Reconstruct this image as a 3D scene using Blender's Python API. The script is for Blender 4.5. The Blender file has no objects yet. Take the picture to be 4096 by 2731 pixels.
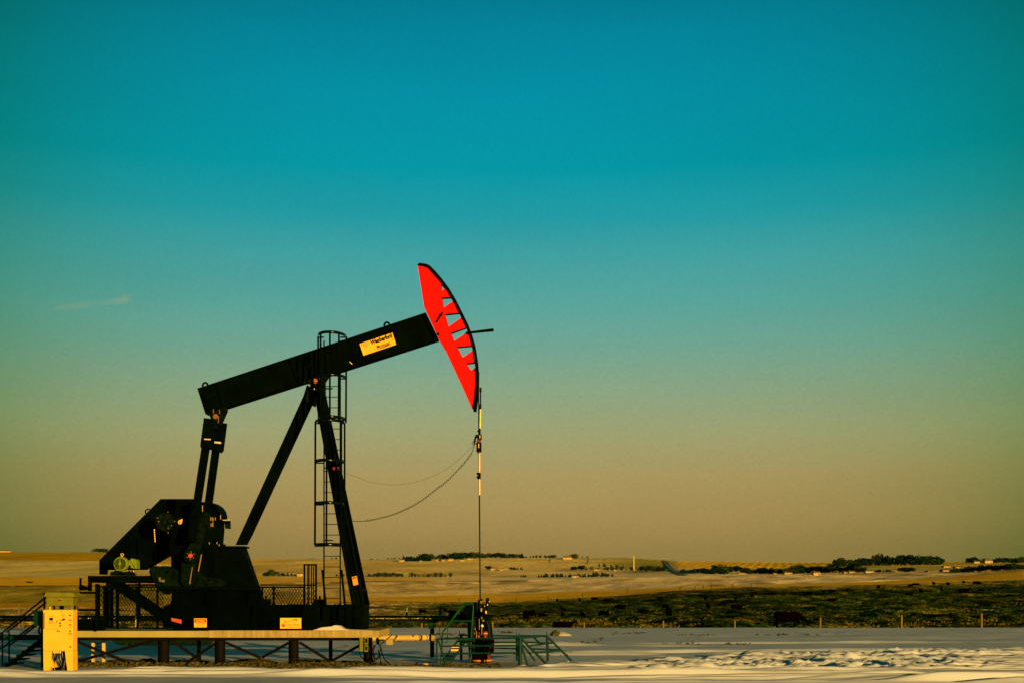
import bpy, math, random
import numpy as np
from mathutils import Vector, Matrix, geometry
random.seed(7)
SC = bpy.context.scene
COL = SC.collection
R = math.radians
# ------------------------------------------------------------------ camera
F, HZ, EYE, CY = 5040.0, 2380.0, 1.93, -36.0      # focal length (photo px), horizon row, eye height, camera y
cam = bpy.data.cameras.new('camera'); camo = bpy.data.objects.new('camera', cam); COL.objects.link(camo)
camo.location = (0, CY, EYE); camo.rotation_euler = (R(90), 0, 0)
cam.sensor_width = 36.0; cam.lens = F / 4096 * 36.0
cam.shift_y = (HZ - 1365.5) / 4096.0
cam.clip_start = 0.5; cam.clip_end = 20000
SC.camera = camo
# ------------------------------------------------------------------ light
SUN_EL, SUN_AZ, SKYK = 5.6, 147.0, .62       # azimuth clockwise from +Y
w = bpy.data.worlds.new('World'); SC.world = w; w.use_nodes = True
nt = w.node_tree; nt.nodes.clear(); N = nt.nodes; L = nt.links
def nd(t, **k):
    n = N.new(t)
    for a, b in k.items(): setattr(n, a, b)
    return n
out = nd('ShaderNodeOutputWorld'); bg = nd('ShaderNodeBackground'); L.new(bg.outputs[0], out.inputs[0])
sky = nd('ShaderNodeTexSky', sky_type='NISHITA', sun_disc=False, sun_elevation=R(SUN_EL), sun_rotation=R(SUN_AZ))
tc = nd('ShaderNodeTexCoord'); sp = nd('ShaderNodeSeparateXYZ'); L.new(tc.outputs['Generated'], sp.inputs[0])
def srgb(c): return tuple(((v/255)/12.92 if v/255 <= .04045 else ((v/255+.055)/1.055)**2.4) for v in c)
ramp = nd('ShaderNodeValToRGB'); cr = ramp.color_ramp
mz = nd('ShaderNodeMath', operation='MULTIPLY'); L.new(sp.outputs['Z'], mz.inputs[0]); mz.inputs[1].default_value = 1.0; mz.use_clamp = True
L.new(mz.outputs[0], ramp.inputs[0])
stops = [(0.0, (142,118,62)), (.035, (150,126,70)), (.060, (164,138,80)), (.094, (168,149,92)), (.127, (158,160,112)), (.16, (138,164,130)),
         (.193, (112,164,145)), (.225, (88,163,154)), (.257, (66,160,160)), (.287, (32,154,163)), (.32, (0,150,164)), (.37, (0,143,165)), (.405, (0,134,159)), (.43, (0,124,149)), (.52, (0,88,112)), (.7, (6,58,72)), (1.0, (8,44,54))]
while len(cr.elements) < len(stops): cr.elements.new(.5)
for e, (p, c) in zip(cr.elements, stops):
    e.position = p; q = srgb(c); e.color = (q[0]*SKYK, q[1]*SKYK, q[2]*SKYK, 1)
# corner vignette put into the sky colour, centred on the north
def mth(op, a, b=None, clamp=False):
    m_ = nd('ShaderNodeMath', operation=op); m_.use_clamp = clamp
    for i_, q_ in enumerate((a, b)):
        if q_ is None: continue
        if isinstance(q_, (int, float)): m_.inputs[i_].default_value = q_
        else: L.new(q_, m_.inputs[i_])
    return m_.outputs[0]
zz = mth('SUBTRACT', sp.outputs['Z'], .17); rad_ = mth('ADD', mth('MULTIPLY', sp.outputs['X'], sp.outputs['X']), mth('MULTIPLY', zz, zz))
aa = mth('MINIMUM', mth('MULTIPLY', rad_, rad_), .034)
vm = nd('ShaderNodeVectorMath', operation='SCALE'); vm.inputs[0].default_value = (21, 12.5, 19); L.new(aa, vm.inputs['Scale'])
vs = nd('ShaderNodeVectorMath', operation='SUBTRACT'); vs.inputs[0].default_value = (1, 1, 1); L.new(vm.outputs[0], vs.inputs[1])
vx = nd('ShaderNodeVectorMath', operation='MULTIPLY'); L.new(ramp.outputs[0], vx.inputs[0]); L.new(vs.outputs[0], vx.inputs[1])
hm = nd('ShaderNodeMapping'); hm.inputs['Scale'].default_value = (2.2, 2.2, 11); L.new(tc.outputs['Generated'], hm.inputs[0])
hn = nd('ShaderNodeTexNoise'); hn.inputs['Scale'].default_value = 1.6; hn.inputs['Detail'].default_value = 5; hn.inputs['Roughness'].default_value = .55; L.new(hm.outputs[0], hn.inputs[0])
gr = nd('ShaderNodeTexNoise'); gr.inputs['Scale'].default_value = 420; gr.inputs['Detail'].default_value = 1; L.new(tc.outputs['Generated'], gr.inputs[0])
hs = mth('ADD', mth('MULTIPLY', mth('SUBTRACT', hn.outputs[0], .5), 1.5), mth('MULTIPLY', mth('SUBTRACT', gr.outputs[0], .5), 1.6))
v10 = nd('ShaderNodeVectorMath', operation='SCALE'); L.new(vx.outputs[0], v10.inputs[0]); L.new(mth('ADD', hs, 10.0), v10.inputs['Scale'])
mix = nd('ShaderNodeMixRGB'); mix.inputs[0].default_value = .992
L.new(sky.outputs[0], mix.inputs[1]); L.new(v10.outputs[0], mix.inputs[2]); L.new(mix.outputs[0], bg.inputs[0]); bg.inputs[1].default_value = .1
sl = bpy.data.lights.new('sun', 'SUN'); sl.energy = 5.0; sl.angle = R(.6); sl.color = (1, .58, .17)
so = bpy.data.objects.new('sun', sl); COL.objects.link(so)
to = Vector((math.sin(R(SUN_AZ))*math.cos(R(SUN_EL)), math.cos(R(SUN_AZ))*math.cos(R(SUN_EL)), math.sin(R(SUN_EL))))
so.rotation_euler = to.to_track_quat('Z', 'Y').to_euler()
SC.view_settings.view_transform = 'Standard'; SC.view_settings.look = 'None'; SC.view_settings.exposure = .70; SC.view_settings.gamma = 1
SC.render.engine = 'CYCLES'
# ------------------------------------------------------------------ helpers
def W(px, py, Y):
    d = Y - CY
    return Vector(((px-2048)*d/F, Y, EYE + (HZ-py)*d/F))
def z1(x, y): return (x/2.008, 1950+y/2.008)
def z2(x, y): return (700+x/2.008, 1950+y/2.008)
def z5(x, y): return (1600+x/2.24, 1000+y/2.24)
def z6(x, y): return (700+x/2.24, 1400+y/2.24)
def zw(x, y): return (1720+x/3.92, 2350+y/3.92)
def zc(x, y): return (600+x/3.563, 1980+y/3.563)
def zm(x, y): return (380+x/6.534, 2180+y/6.534)
def P(z, x, y, Y): return W(*z(x, y), Y)
ORG = {}
class MB:
    def __init__(s): s.v = []; s.f = []; s.m = []; s.s = []
    def add(s, vs, fs, m=0, sm=False):
        o = len(s.v); s.v += [tuple(v) for v in vs]
        for f in fs: s.f.append([o+i for i in f]); s.m.append(m); s.s.append(sm)
        return s
    def hexa(s, b, m=0):
        return s.add(b, [(0,3,2,1),(4,5,6,7),(0,1,5,4),(1,2,6,5),(2,3,7,6),(3,0,4,7)], m)
    def box(s, x0, x1, y0, y1, za, zb, m=0):
        return s.hexa([(x0,y0,za),(x1,y0,za),(x1,y1,za),(x0,y1,za),(x0,y0,zb),(x1,y0,zb),(x1,y1,zb),(x0,y1,zb)], m)
    def pbox(s, x0, y0, x1, y1, Y, dep, m=0):            # box whose front face covers photo rect at depth Y
        a = W(x0, y0, Y); b = W(x1, y1, Y)
        return s.box(a.x, b.x, Y, Y+dep, b.z, a.z, m)
    def bar(s, p, q, wd, dp=None, m=0, up=(0,1,0)):
        p = Vector(p); q = Vector(q); dp = dp or wd; d = (q-p).normalized(); u = Vector(up)
        if abs(d.dot(u)) > .95: u = Vector((1,0,0))
        a = d.cross(u).normalized()*wd/2; b = a.cross(d).normalized()*dp/2
        return s.hexa([p-a-b, p+a-b, p+a+b, p-a+b, q-a-b, q+a-b, q+a+b, q-a+b], m)
    def tube(s, pts, r, n=8, m=0, cap=True):
        pts = [Vector(p) for p in pts]; rr = r if isinstance(r, (list, tuple)) else [r]*len(pts)
        rings = []; ref = None
        for i, p in enumerate(pts):
            d = (pts[min(i+1, len(pts)-1)]-pts[max(i-1, 0)])
            d = d.normalized() if d.length > 1e-9 else Vector((0,0,1))
            if ref is None: ref = Vector((0,1,0)) if abs(d.y) < .9 else Vector((1,0,0))
            a = (ref - d*ref.dot(d)).normalized(); b = d.cross(a); ref = a
            rings.append([p + (a*math.cos(t)+b*math.sin(t))*rr[i] for t in [2*math.pi*k/n for k in range(n)]])
        vs = [v for g in rings for v in g]; fs = []
        for i in range(len(rings)-1):
            for k in range(n): fs.append((i*n+k, i*n+(k+1) % n, (i+1)*n+(k+1) % n, (i+1)*n+k))
        s.add(vs, fs, m, True)
        if cap:
            s.add(rings[0], [tuple(range(n))[::-1]], m); s.add(rings[-1], [tuple(range(n))], m)
        return s
    def poly(s, pts, y0, y1, holes=(), m=0, ms=None):      # prism of an XZ outline, pts = Vectors (x,*,z)
        loops = [[Vector((p.x, 0, p.z)) for p in L_] for L_ in [pts]+list(holes)]
        tri = geometry.tessellate_polygon(loops); fl = [p for L_ in loops for p in L_]
        ms = m if ms is None else ms
        s.add([(p.x, y0, p.z) for p in fl], [tuple(t) for t in tri], m)
        s.add([(p.x, y1, p.z) for p in fl], [tuple(t)[::-1] for t in tri], m)
        for L_ in loops:
            n = len(L_); s.add([(p.x, y0, p.z) for p in L_]+[(p.x, y1, p.z) for p in L_], [(i, (i+1) % n, n+(i+1) % n, n+i) for i in range(n)], ms)
        return s
    def ppoly(s, z, pts, Y, dep, holes=(), m=0, ms=None):
        return s.poly([P(z, a, b, Y) for a, b in pts], Y, Y+dep, [[P(z, a, b, Y) for a, b in h] for h in holes], m, ms)
    def disc(s, c, r, dep, m=0, n=24):
        c = Vector(c); return s.tube([c, c+Vector((0,dep,0))], r, n, m)
    def text(s, body, o, ux, uz, width, height=None, m=0, shear=0, bold=0):
        cu = bpy.data.curves.new('t', 'FONT'); cu.body = body; cu.size = 1; cu.shear = shear; cu.offset = bold; cu.resolution_u = 3
        ob = bpy.data.objects.new('t', cu); COL.objects.link(ob); bpy.context.view_layer.update()
        me = ob.to_mesh(); vs = [v.co.copy() for v in me.vertices]; fs = [tuple(p.vertices) for p in me.polygons]
        ob.to_mesh_clear(); bpy.data.objects.remove(ob); bpy.data.curves.remove(cu)
        if not vs: return s
        x0 = min(v.x for v in vs); x1 = max(v.x for v in vs); ya = min(v.y for v in vs); yb = max(v.y for v in vs)
        k = width/(x1-x0); kh = k if height is None else height/(yb-ya)
        o = Vector(o); ux = Vector(ux).normalized(); uz = Vector(uz).normalized()
        return s.add([o+ux*(v.x-x0)*k+uz*(v.y-ya)*kh for v in vs], fs, m)
    def cut(s): s.cuts = getattr(s, 'cuts', [])+[(len(s.v), len(s.f))]; return s
    def build_each(s, name, mats, parent):
        vs = 0; fs = 0; res = []
        for ve, fe in getattr(s, 'cuts', [])+[(len(s.v), len(s.f))]:
            if fe > fs:
                t = MB(); t.v = s.v[vs:ve]; t.f = [[i-vs for i in f] for f in s.f[fs:fe]]; t.m = s.m[fs:fe]; t.s = s.s[fs:fe]; res.append(t.build(name, mats, parent))
            vs, fs = ve, fe
        return res
    def build(s, name, mats, parent=None, origin=None):
        if not isinstance(mats, (list, tuple)): mats = [mats]
        o = Vector(origin) if origin is not None else (ORG[parent.name] if parent else Vector((0,0,0)))
        me = bpy.data.meshes.new(name); me.from_pydata([(a-o.x, b-o.y, c-o.z) for a, b, c in s.v], [], s.f)
        for mt in mats: me.materials.append(mt)
        me.polygons.foreach_set('material_index', s.m); me.polygons.foreach_set('use_smooth', s.s); me.update()
        ob = bpy.data.objects.new(name, me); COL.objects.link(ob)
        if parent: ob.parent = parent; ORG[ob.name] = o
        else: ob.location = o; ORG[ob.name] = o
        return ob
def tag(o, label=None, cat=None, group=None, kind=None):
    if label: o['label'] = label
    if cat: o['category'] = cat
    if group: o['group'] = group
    if kind: o['kind'] = kind
    return o
def thing(name, label, cat, loc, group=None):
    o = bpy.data.objects.new(name, None); COL.objects.link(o); o.location = loc; o.empty_display_size = .2
    ORG[o.name] = Vector(loc); return tag(o, label, cat, group)
def base(mb):
    xs = [v[0] for v in mb.v]; ys = [v[1] for v in mb.v]; zs = [v[2] for v in mb.v]
    return ((min(xs)+max(xs))/2, (min(ys)+max(ys))/2, min(zs))
def one(mb, name, mats, label, cat, group=None):
    return tag(mb.build(name, mats, None, base(mb)), label, cat, group)
# value noise in numpy
_rs = np.random.RandomState(3); _T = _rs.rand(512, 512)
def vn(x, y):
    x = np.asarray(x, float); y = np.asarray(y, float)
    xi = np.floor(x).astype(int); yi = np.floor(y).astype(int); fx = x-xi; fy = y-yi
    fx = fx*fx*(3-2*fx); fy = fy*fy*(3-2*fy); a = lambda i, j: _T[i % 512, j % 512]
    return (a(xi,yi)*(1-fx)+a(xi+1,yi)*fx)*(1-fy)+(a(xi,yi+1)*(1-fx)+a(xi+1,yi+1)*fx)*fy - .5
# ------------------------------------------------------------------ materials
def mat(name, col, rough=.6, spec=.3, metal=0, var=0, scale=8, bump=0, bscale=30, stretch=(1,1,1)):
    m = bpy.data.materials.new(name); m.use_nodes = True; t = m.node_tree; b = t.nodes['Principled BSDF']
    b.inputs['Base Color'].default_value = (*col, 1); b.inputs['Roughness'].default_value = rough
    b.inputs['Specular IOR Level'].default_value = spec; b.inputs['Metallic'].default_value = metal
    if var or bump:
        g = t.nodes.new('ShaderNodeNewGeometry'); mp = t.nodes.new('ShaderNodeMapping'); mp.inputs['Scale'].default_value = stretch
        t.links.new(g.outputs['Position'], mp.inputs[0])
    if var:
        n = t.nodes.new('ShaderNodeTexNoise'); n.inputs['Scale'].default_value = scale; n.inputs['Detail'].default_value = 6
        t.links.new(mp.outputs[0], n.inputs[0])
        r = t.nodes.new('ShaderNodeMapRange'); r.inputs[1].default_value = .3; r.inputs[2].default_value = .7; r.inputs[3].default_value = 1-var; r.inputs[4].default_value = 1+var
        t.links.new(n.outputs[0], r.inputs[0])
        x = t.nodes.new('ShaderNodeVectorMath'); x.operation = 'SCALE'; x.inputs[0].default_value = col
        t.links.new(r.outputs[0], x.inputs['Scale']); t.links.new(x.outputs[0], b.inputs['Base Color'])
    if bump:
        n2 = t.nodes.new('ShaderNodeTexNoise'); n2.inputs['Scale'].default_value = bscale; t.links.new(mp.outputs[0], n2.inputs[0])
        bp = t.nodes.new('ShaderNodeBump'); bp.inputs['Strength'].default_value = bump; bp.inputs['Distance'].default_value = .02
        t.links.new(n2.outputs[0], bp.inputs['Height']); t.links.new(bp.outputs[0], b.inputs['Normal'])
    return m
BLK = mat('black_paint', (.0003,.0018,.0004), .6, .012, var=.6, scale=3)
BLK2 = mat('worn_black_paint', (.0007,.0042,.0010), .5, .04, var=.9, scale=9)
BLT = mat('dull_bolt_metal', (.30,.17,.03), .45, .3, var=.5, scale=20)
BLKG = mat('glossy_black_paint', (.0003,.0016,.0005), .24, .35)
RED = mat('red_paint', (.72,.004,.001), .5, .05, var=.12, scale=2, stretch=(2,2,.5))
DRED = mat('dull_red_paint', (.15,.008,.002), .6, .3, var=.5, scale=12)
GRN = mat('green_paint', (.001,.024,.017), .45, .08, var=.3, scale=5)
GRL = mat('bright_green_paint', (.001,.045,.015), .45, .12, var=.3, scale=5)
CRM = mat('cream_cabinet_paint', (.66,.395,.03), .5, .08, var=.05, scale=3)
OLV = mat('olive_hood_paint', (.125,.125,.003), .6, .2, var=.12, scale=6)
MOT = mat('motor_paint', (.13,.19,.012), .5, .12, var=.2, scale=8)
CON = mat('concrete', (.29,.23,.07), .9, .1, var=.28, scale=5, bump=.4, bscale=40, stretch=(3,3,.35))
YEL = mat('insulation_cladding', (.46,.34,.08), .5, .3, var=.15, scale=3)
STL = mat('bright_cladding', (.003,.006,.0015), .47, 1.0, var=.3, scale=4)
STL = bpy.data.materials.new('brushed_cladding'); STL.use_nodes = True; t = STL.node_tree; b = t.nodes['Principled BSDF']
b.inputs['Base Color'].default_value = (.085,.062,.014,1); b.inputs['Metallic'].default_value = 1; b.inputs['Roughness'].default_value = .22
g = t.nodes.new('ShaderNodeNewGeometry'); n1 = t.nodes.new('ShaderNodeTexNoise'); n1.inputs['Scale'].default_value = 60; t.links.new(g.outputs['Position'], n1.inputs[0])
v1 = t.nodes.new('ShaderNodeVectorMath'); v1.operation = 'SUBTRACT'; t.links.new(n1.outputs['Color'], v1.inputs[0]); v1.inputs[1].default_value = (.5,.5,.5)
v2 = t.nodes.new('ShaderNodeVectorMath'); v2.operation = 'MULTIPLY'; t.links.new(v1.outputs[0], v2.inputs[0]); v2.inputs[1].default_value = (5,0,0)
v3 = t.nodes.new('ShaderNodeVectorMath'); v3.operation = 'ADD'; t.links.new(g.outputs['Normal'], v3.inputs[0]); t.links.new(v2.outputs[0], v3.inputs[1])
v4 = t.nodes.new('ShaderNodeVectorMath'); v4.operation = 'NORMALIZE'; t.links.new(v3.outputs[0], v4.inputs[0]); t.links.new(v4.outputs[0], b.inputs['Normal'])
BRS = mat('brass', (.70,.40,.06), .4, .3, metal=.2, var=.2, scale=12)
SGN = mat('sign_face', (.72,.42,.035), .7, .04, var=.05, scale=20)
SGO = mat('orange_sign_face', (.66,.25,.02), .6, .05)
INK = mat('sign_ink', (.004,.008,.002), .8, .05)
INR = mat('sign_red', (.55,.01,.002), .6, .1)
INO = mat('sign_smudge', (.42,.24,.01), .8, .05, var=.4, scale=30)
INT = mat('sign_tint', (.55,.30,.02), .7, .1)
RST = mat('rusty_steel', (.035,.016,.008), .7, .3, var=.5, scale=14)
PIL = mat('pile_steel', (.0025,.0022,.0014), .7, .05, var=.5, scale=6)
SNW = mat('snow_drift', (.46,.42,.32), .8, .2, var=.06, scale=3, bump=.3, bscale=10)
WOO = mat('post_wood', (.15,.10,.025), .9, .1, var=.3, scale=6, stretch=(1,1,.2))
COW = mat('cow_hide', (.0014,.0006,.0003), .8, .0, var=.5, scale=2)
DRT = mat('dirt', (.045,.042,.006), .95, .05, var=.5, scale=2)
GVL = mat('gravel', (.075,.065,.016), .95, .1, var=.7, scale=7)
HSE = mat('house_wall', (.44,.31,.08), .8, .1, var=.1, scale=.3)
HSR = mat('house_roof', (.14,.11,.05), .8, .1, var=.2, scale=.3)
HSD = mat('house_window', (.03,.05,.03), .3, .4)
CNF = mat('conifer_needles', (.0055,.024,.010), .9, .05, var=.6, scale=.4)
LEA = mat('bare_twigs', (.030,.050,.012), .9, .05, var=.5, scale=.35)
LEB = mat('tan_twigs', (.15,.14,.028), .9, .05, var=.4, scale=.35)
BRK = mat('bark', (.03,.03,.012), .9, .05)
WHT = mat('white_pole_paint', (.55,.40,.15), .6, .2)
# ------------------------------------------------------------------ ground and hills
CX = [-2400, -600, 0, 500, 1000, 1500, 2000, 2500, 2700, 3000, 3200, 3500, 3800, 4096, 4700, 6400]
def tab(**k): pass
PY = {  # image row of every boundary between land covers, at the columns CX
 'edge':  [2508]*16,
 'pB':    [2425, 2427, 2428, 2425, 2416, 2402, 2408, 2379, 2361, 2346, 2343, 2336, 2328, 2317, 2305, 2290],
 'pC':    [2408, 2409, 2409, 2409, 2396, 2387, 2374, 2357, 2350, 2338, 2334, 2325, 2306, 2281, 2272, 2265],
 'pD':    [2340, 2340, 2340, 2339, 2334, 2322, 2320, 2310, 2308, 2303, 2295, 2290, 2286, 2276, 2268, 2260],
 'pE':    [2306, 2306, 2305, 2305, 2303, 2307, 2308, 2299, 2286, 2294, 2293, 2285, 2278, 2266, 2258, 2252],
 'pF':    [2242, 2241, 2240, 2242, 2286, 2276, 2276, 2276, 2270, 2272, 2270, 2262, 2258, 2254, 2250, 2246],
 'pG':    [2204, 2205, 2206, 2208, 2231, 2237, 2229, 2229, 2240, 2246, 2249, 2246, 2246, 2248, 2246, 2244]}
DB = {'edge': 109, 'pB': 490, 'pC': 640, 'pD': 900, 'pE': 1180, 'pF': 1600, 'pG': 2300}
def prow(name, px): return np.interp(px, CX, PY[name])
ORD = ['edge', 'pB', 'pC', 'pD', 'pE', 'pF', 'pG']
PT = ([0, .27, .40, .60, .80, 1.0], [109, 165, 220, 290, 360, 490])
def hill_row(px, d):      # image row of the land at column px and depth d (vectorised)
    px = np.asarray(px, float); d = np.asarray(d, float); res = np.zeros(np.broadcast(px, d).shape)
    px, d = np.broadcast_arrays(px, d)
    t = np.interp(d, PT[1], PT[0]); e = prow('edge', px); b = prow('pB', px); res = e+(b-e)*t
    for a, c in zip(ORD[1:-1], ORD[2:]):
        m = d >= DB[a]; ya = prow(a, px); yc = prow(c, px)
        res = np.where(m, ya+(yc-ya)*np.clip((d-DB[a])/(DB[c]-DB[a]), 0, 1), res)
    return res
def land_z(px, d):
    d = np.asarray(d, float)
    z = EYE+(HZ-hill_row(px, np.clip(d, 109, 2300)))*d/F
    z = np.where(d > 2300, EYE+(HZ-prow('pG', px))*2300/F-(d-2300)*.05, z)
    zn = np.interp(d, [76, 84, 95, 109], [0, -1.1, -1.3, 0])
    z109 = EYE+(HZ-2508)*109/F
    return np.where(d < 109, np.interp(d, [76, 84, 95, 109], [-.02, -1.0, -1.2, z109]), z)
def ground(px, py, lo=100, hi=2300):     # point on the land seen at photo pixel (px,py)
    ds = np.linspace(lo, hi, 3000); r = hill_row(np.full(ds.shape, px), ds); i = np.argmax(r <= py) if (r <= py).any() else len(ds)-1
    d = float(ds[i]); return Vector(((px-2048)*d/F, CY+d, float(land_z(px, d)))), d
def grid_mesh(name, X, Y, Z, mats, cols=None, midx=None, smooth=True):
    nr, nc = X.shape; me = bpy.data.meshes.new(name)
    co = np.stack([X, Y, Z], -1).reshape(-1, 3).astype(np.float32)
    idx = np.arange(nr*nc).reshape(nr, nc)
    q = np.stack([idx[:-1,:-1], idx[:-1,1:], idx[1:,1:], idx[1:,:-1]], -1).reshape(-1, 4)
    me.vertices.add(nr*nc); me.vertices.foreach_set('co', co.ravel())
    me.loops.add(q.size); me.loops.foreach_set('vertex_index', q.ravel().astype(np.int32))
    me.polygons.add(len(q)); me.polygons.foreach_set('loop_start', np.arange(0, q.size, 4, dtype=np.int32))
    me.polygons.foreach_set('loop_total', np.full(len(q), 4, dtype=np.int32))
    me.polygons.foreach_set('use_smooth', np.full(len(q), smooth))
    for m in mats: me.materials.append(m)
    if cols is not None:
        a = me.attributes.new('cover', 'FLOAT_COLOR', 'POINT'); c4 = np.ones((nr*nc, 4), np.float32); c4[:, :3] = cols.reshape(-1, 3); a.data.foreach_set('color', c4.ravel())
    me.update(calc_edges=True); me.validate()
    o = bpy.data.objects.new(name, me); COL.objects.link(o); return o
def land_mat(name, amp=.35, nscale=.05, stretch=(1,.25,1), k=3.2, stripe=0, sscale=.08, sang=0, fine=.3, c2=None, c2lo=.5, c2hi=.62, cscale=.02, gain=1.0):
    """land cover: vertex attribute x noise, optional second cover and furrows; rough stubble catches low sun"""
    m = bpy.data.materials.new(name); m.use_nodes = True; t = m.node_tree; b = t.nodes['Principled BSDF']; n = t.nodes; l = t.links
    b.inputs['Roughness'].default_value = 1; b.inputs['Specular IOR Level'].default_value = .0
    g = n.new('ShaderNodeNewGeometry'); at = n.new('ShaderNodeAttribute'); at.attribute_name = 'cover'
    mp = n.new('ShaderNodeMapping'); mp.inputs['Scale'].default_value = stretch; l.new(g.outputs['Position'], mp.inputs[0])
    def noise(sc, det=6, rough=.6, src=mp):
        x = n.new('ShaderNodeTexNoise'); x.inputs['Scale'].default_value = sc; x.inputs['Detail'].default_value = det; x.inputs['Roughness'].default_value = rough; l.new(src.outputs[0], x.inputs[0]); return x
    def mr(src, a, b_, c, d):
        x = n.new('ShaderNodeMapRange'); l.new(src, x.inputs[0])
        for i, v in enumerate((a, b_, c, d)): x.inputs[i+1].default_value = v
        return x
    cur = at.outputs['Color']
    if c2:
        q = mr(noise(cscale, 8, .65).outputs[0], c2lo, c2hi, 0, 1); mx = n.new('ShaderNodeMixRGB'); l.new(q.outputs[0], mx.inputs[0]); l.new(cur, mx.inputs[1]); mx.inputs[2].default_value = (*c2, 1); cur = mx.outputs[0]
    s1 = mr(noise(nscale).outputs[0], .3, .7, 1-amp, 1+amp); v = n.new('ShaderNodeVectorMath'); v.operation = 'SCALE'; l.new(cur, v.inputs[0]); l.new(s1.outputs[0], v.inputs['Scale']); cur = v.outputs[0]
    if fine:
        s2 = mr(noise(nscale*12, 3).outputs[0], .3, .7, 1-fine, 1+fine); v = n.new('ShaderNodeVectorMath'); v.operation = 'SCALE'; l.new(cur, v.inputs[0]); l.new(s2.outputs[0], v.inputs['Scale']); cur = v.outputs[0]
    if stripe:
        mp2 = n.new('ShaderNodeMapping'); mp2.inputs['Rotation'].default_value = (0, 0, R(sang)); l.new(g.outputs['Position'], mp2.inputs[0])
        wv = n.new('ShaderNodeTexWave'); wv.inputs['Scale'].default_value = sscale; wv.inputs['Distortion'].default_value = 3.5; wv.inputs['Detail'].default_value = 2; wv.inputs['Detail Scale'].default_value = .4; l.new(mp2.outputs[0], wv.inputs[0])
        s3 = mr(wv.outputs['Fac'], 0, 1, 1-stripe, 1+stripe); v = n.new('ShaderNodeVectorMath'); v.operation = 'SCALE'; l.new(cur, v.inputs[0]); l.new(s3.outputs[0], v.inputs['Scale']); cur = v.outputs[0]
    gg = n.new('ShaderNodeVectorMath'); gg.operation = 'SCALE'; gg.inputs['Scale'].default_value = gain; l.new(cur, gg.inputs[0]); l.new(gg.outputs[0], b.inputs['Base Color'])
    if k:
        nn = n.new('ShaderNodeTexNoise'); nn.inputs['Scale'].default_value = 2.3; nn.inputs['Detail'].default_value = 1; l.new(g.outputs['Position'], nn.inputs[0])
        sb = n.new('ShaderNodeVectorMath'); sb.operation = 'SUBTRACT'; l.new(nn.outputs['Color'], sb.inputs[0]); sb.inputs[1].default_value = (.5,.5,.5)
        sc = n.new('ShaderNodeVectorMath'); sc.operation = 'SCALE'; l.new(sb.outputs[0], sc.inputs[0]); sc.inputs['Scale'].default_value = k*2
        ad = n.new('ShaderNodeVectorMath'); ad.operation = 'ADD'; l.new(g.outputs['Normal'], ad.inputs[0]); l.new(sc.outputs[0], ad.inputs[1])
        no = n.new('ShaderNodeVectorMath'); no.operation = 'NORMALIZE'; l.new(ad.outputs[0], no.inputs[0]); l.new(no.outputs[0], b.inputs['Normal'])
    return m
def lerp3(px, stops):
    xs = [s[0] for s in stops]; return np.stack([np.interp(px, xs, [s[1][i] for s in stops]) for i in range(3)], -1)
U = np.linspace(-2300, 6400, 560)
def band(name, mname, d0, d1, nrow, cover, m, bump=0, bs=.05):
    d = np.linspace(d0, d1, nrow)[:, None]; px = U[None, :]
    X = (px-2048)*d/F; Y = CY+d+0*px; Z = land_z(px+0*d, d+0*px)
    if bump:
        fade = np.clip((d-d0)/(8), 0, 1)*np.clip((d1-d)/8, 0, 1)
        Z = Z+bump*fade*(vn(X*bs, Y*bs*.6)*1.2+vn(X*bs*3, Y*bs*2)*.6+vn(X*bs*9, Y*bs*6)*.25)
    C = cover(px+0*d, d+0*px)
    o = grid_mesh(name, X, Y, Z, [m], C); tag(o, kind='structure'); return o
TAN = (.62,.42,.055); SNOWC = (.78,.62,.36); ORG_ = (.80,.46,.035); DK = (.10,.095,.018); OLIVE = (.34,.27,.03)
# pasture
m_p = land_mat('pasture_grass', .9, .16, (1,.35,1), 1.3, fine=.7, c2=(.30,.235,.012), c2lo=.52, c2hi=.72, cscale=.12)
dd = np.concatenate([np.linspace(76, 109, 24), np.linspace(110, 240, 130), np.linspace(242, 490, 90)])[:, None]; px = U[None, :]
X = (px-2048)*dd/F; Y = CY+dd+0*px; Z = land_z(px+0*dd, dd+0*px)
fade = np.clip((dd-84)/8, 0, 1)*np.clip((490-dd)/20, 0, 1)
Z = Z+fade*(.5*vn(X*.11, Y*.06)+.7*vn(X*.35, Y*.16)+.38*vn(X*1.0, Y*.45)+.16*vn(X*2.6, Y*1.2))
lp = vn(X*.05+Y*.02, Y*.03)
base_c = lerp3(px+0*dd, [(-2400, (.20,.16,.02)), (1200, (.16,.12,.02)), (1500, (.042,.066,.006)), (3300, (.030,.054,.006)), (6400, (.022,.044,.006))])
edge_t = np.clip((dd-400)/60, 0, 1)[..., None]
C = base_c*(1-edge_t)+np.array((.24,.20,.035))*edge_t
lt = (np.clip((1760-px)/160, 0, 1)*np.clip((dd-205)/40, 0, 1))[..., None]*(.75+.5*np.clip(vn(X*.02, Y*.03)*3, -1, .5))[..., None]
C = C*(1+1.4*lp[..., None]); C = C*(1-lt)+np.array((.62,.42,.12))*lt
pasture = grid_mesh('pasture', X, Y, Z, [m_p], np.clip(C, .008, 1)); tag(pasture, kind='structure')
# stubble strip
band('stubble_field', '', 490, 640, 30, lambda px, d: lerp3(px, [(-2400, (.50,.27,.02)), (500, (.55,.30,.02)), (1500, ORG_), (4096, (.72,.42,.04)), (6400, TAN)]),
     land_mat('stubble', .14, .03, (1,.4,1), 3.4, fine=.15, gain=1.35))
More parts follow.
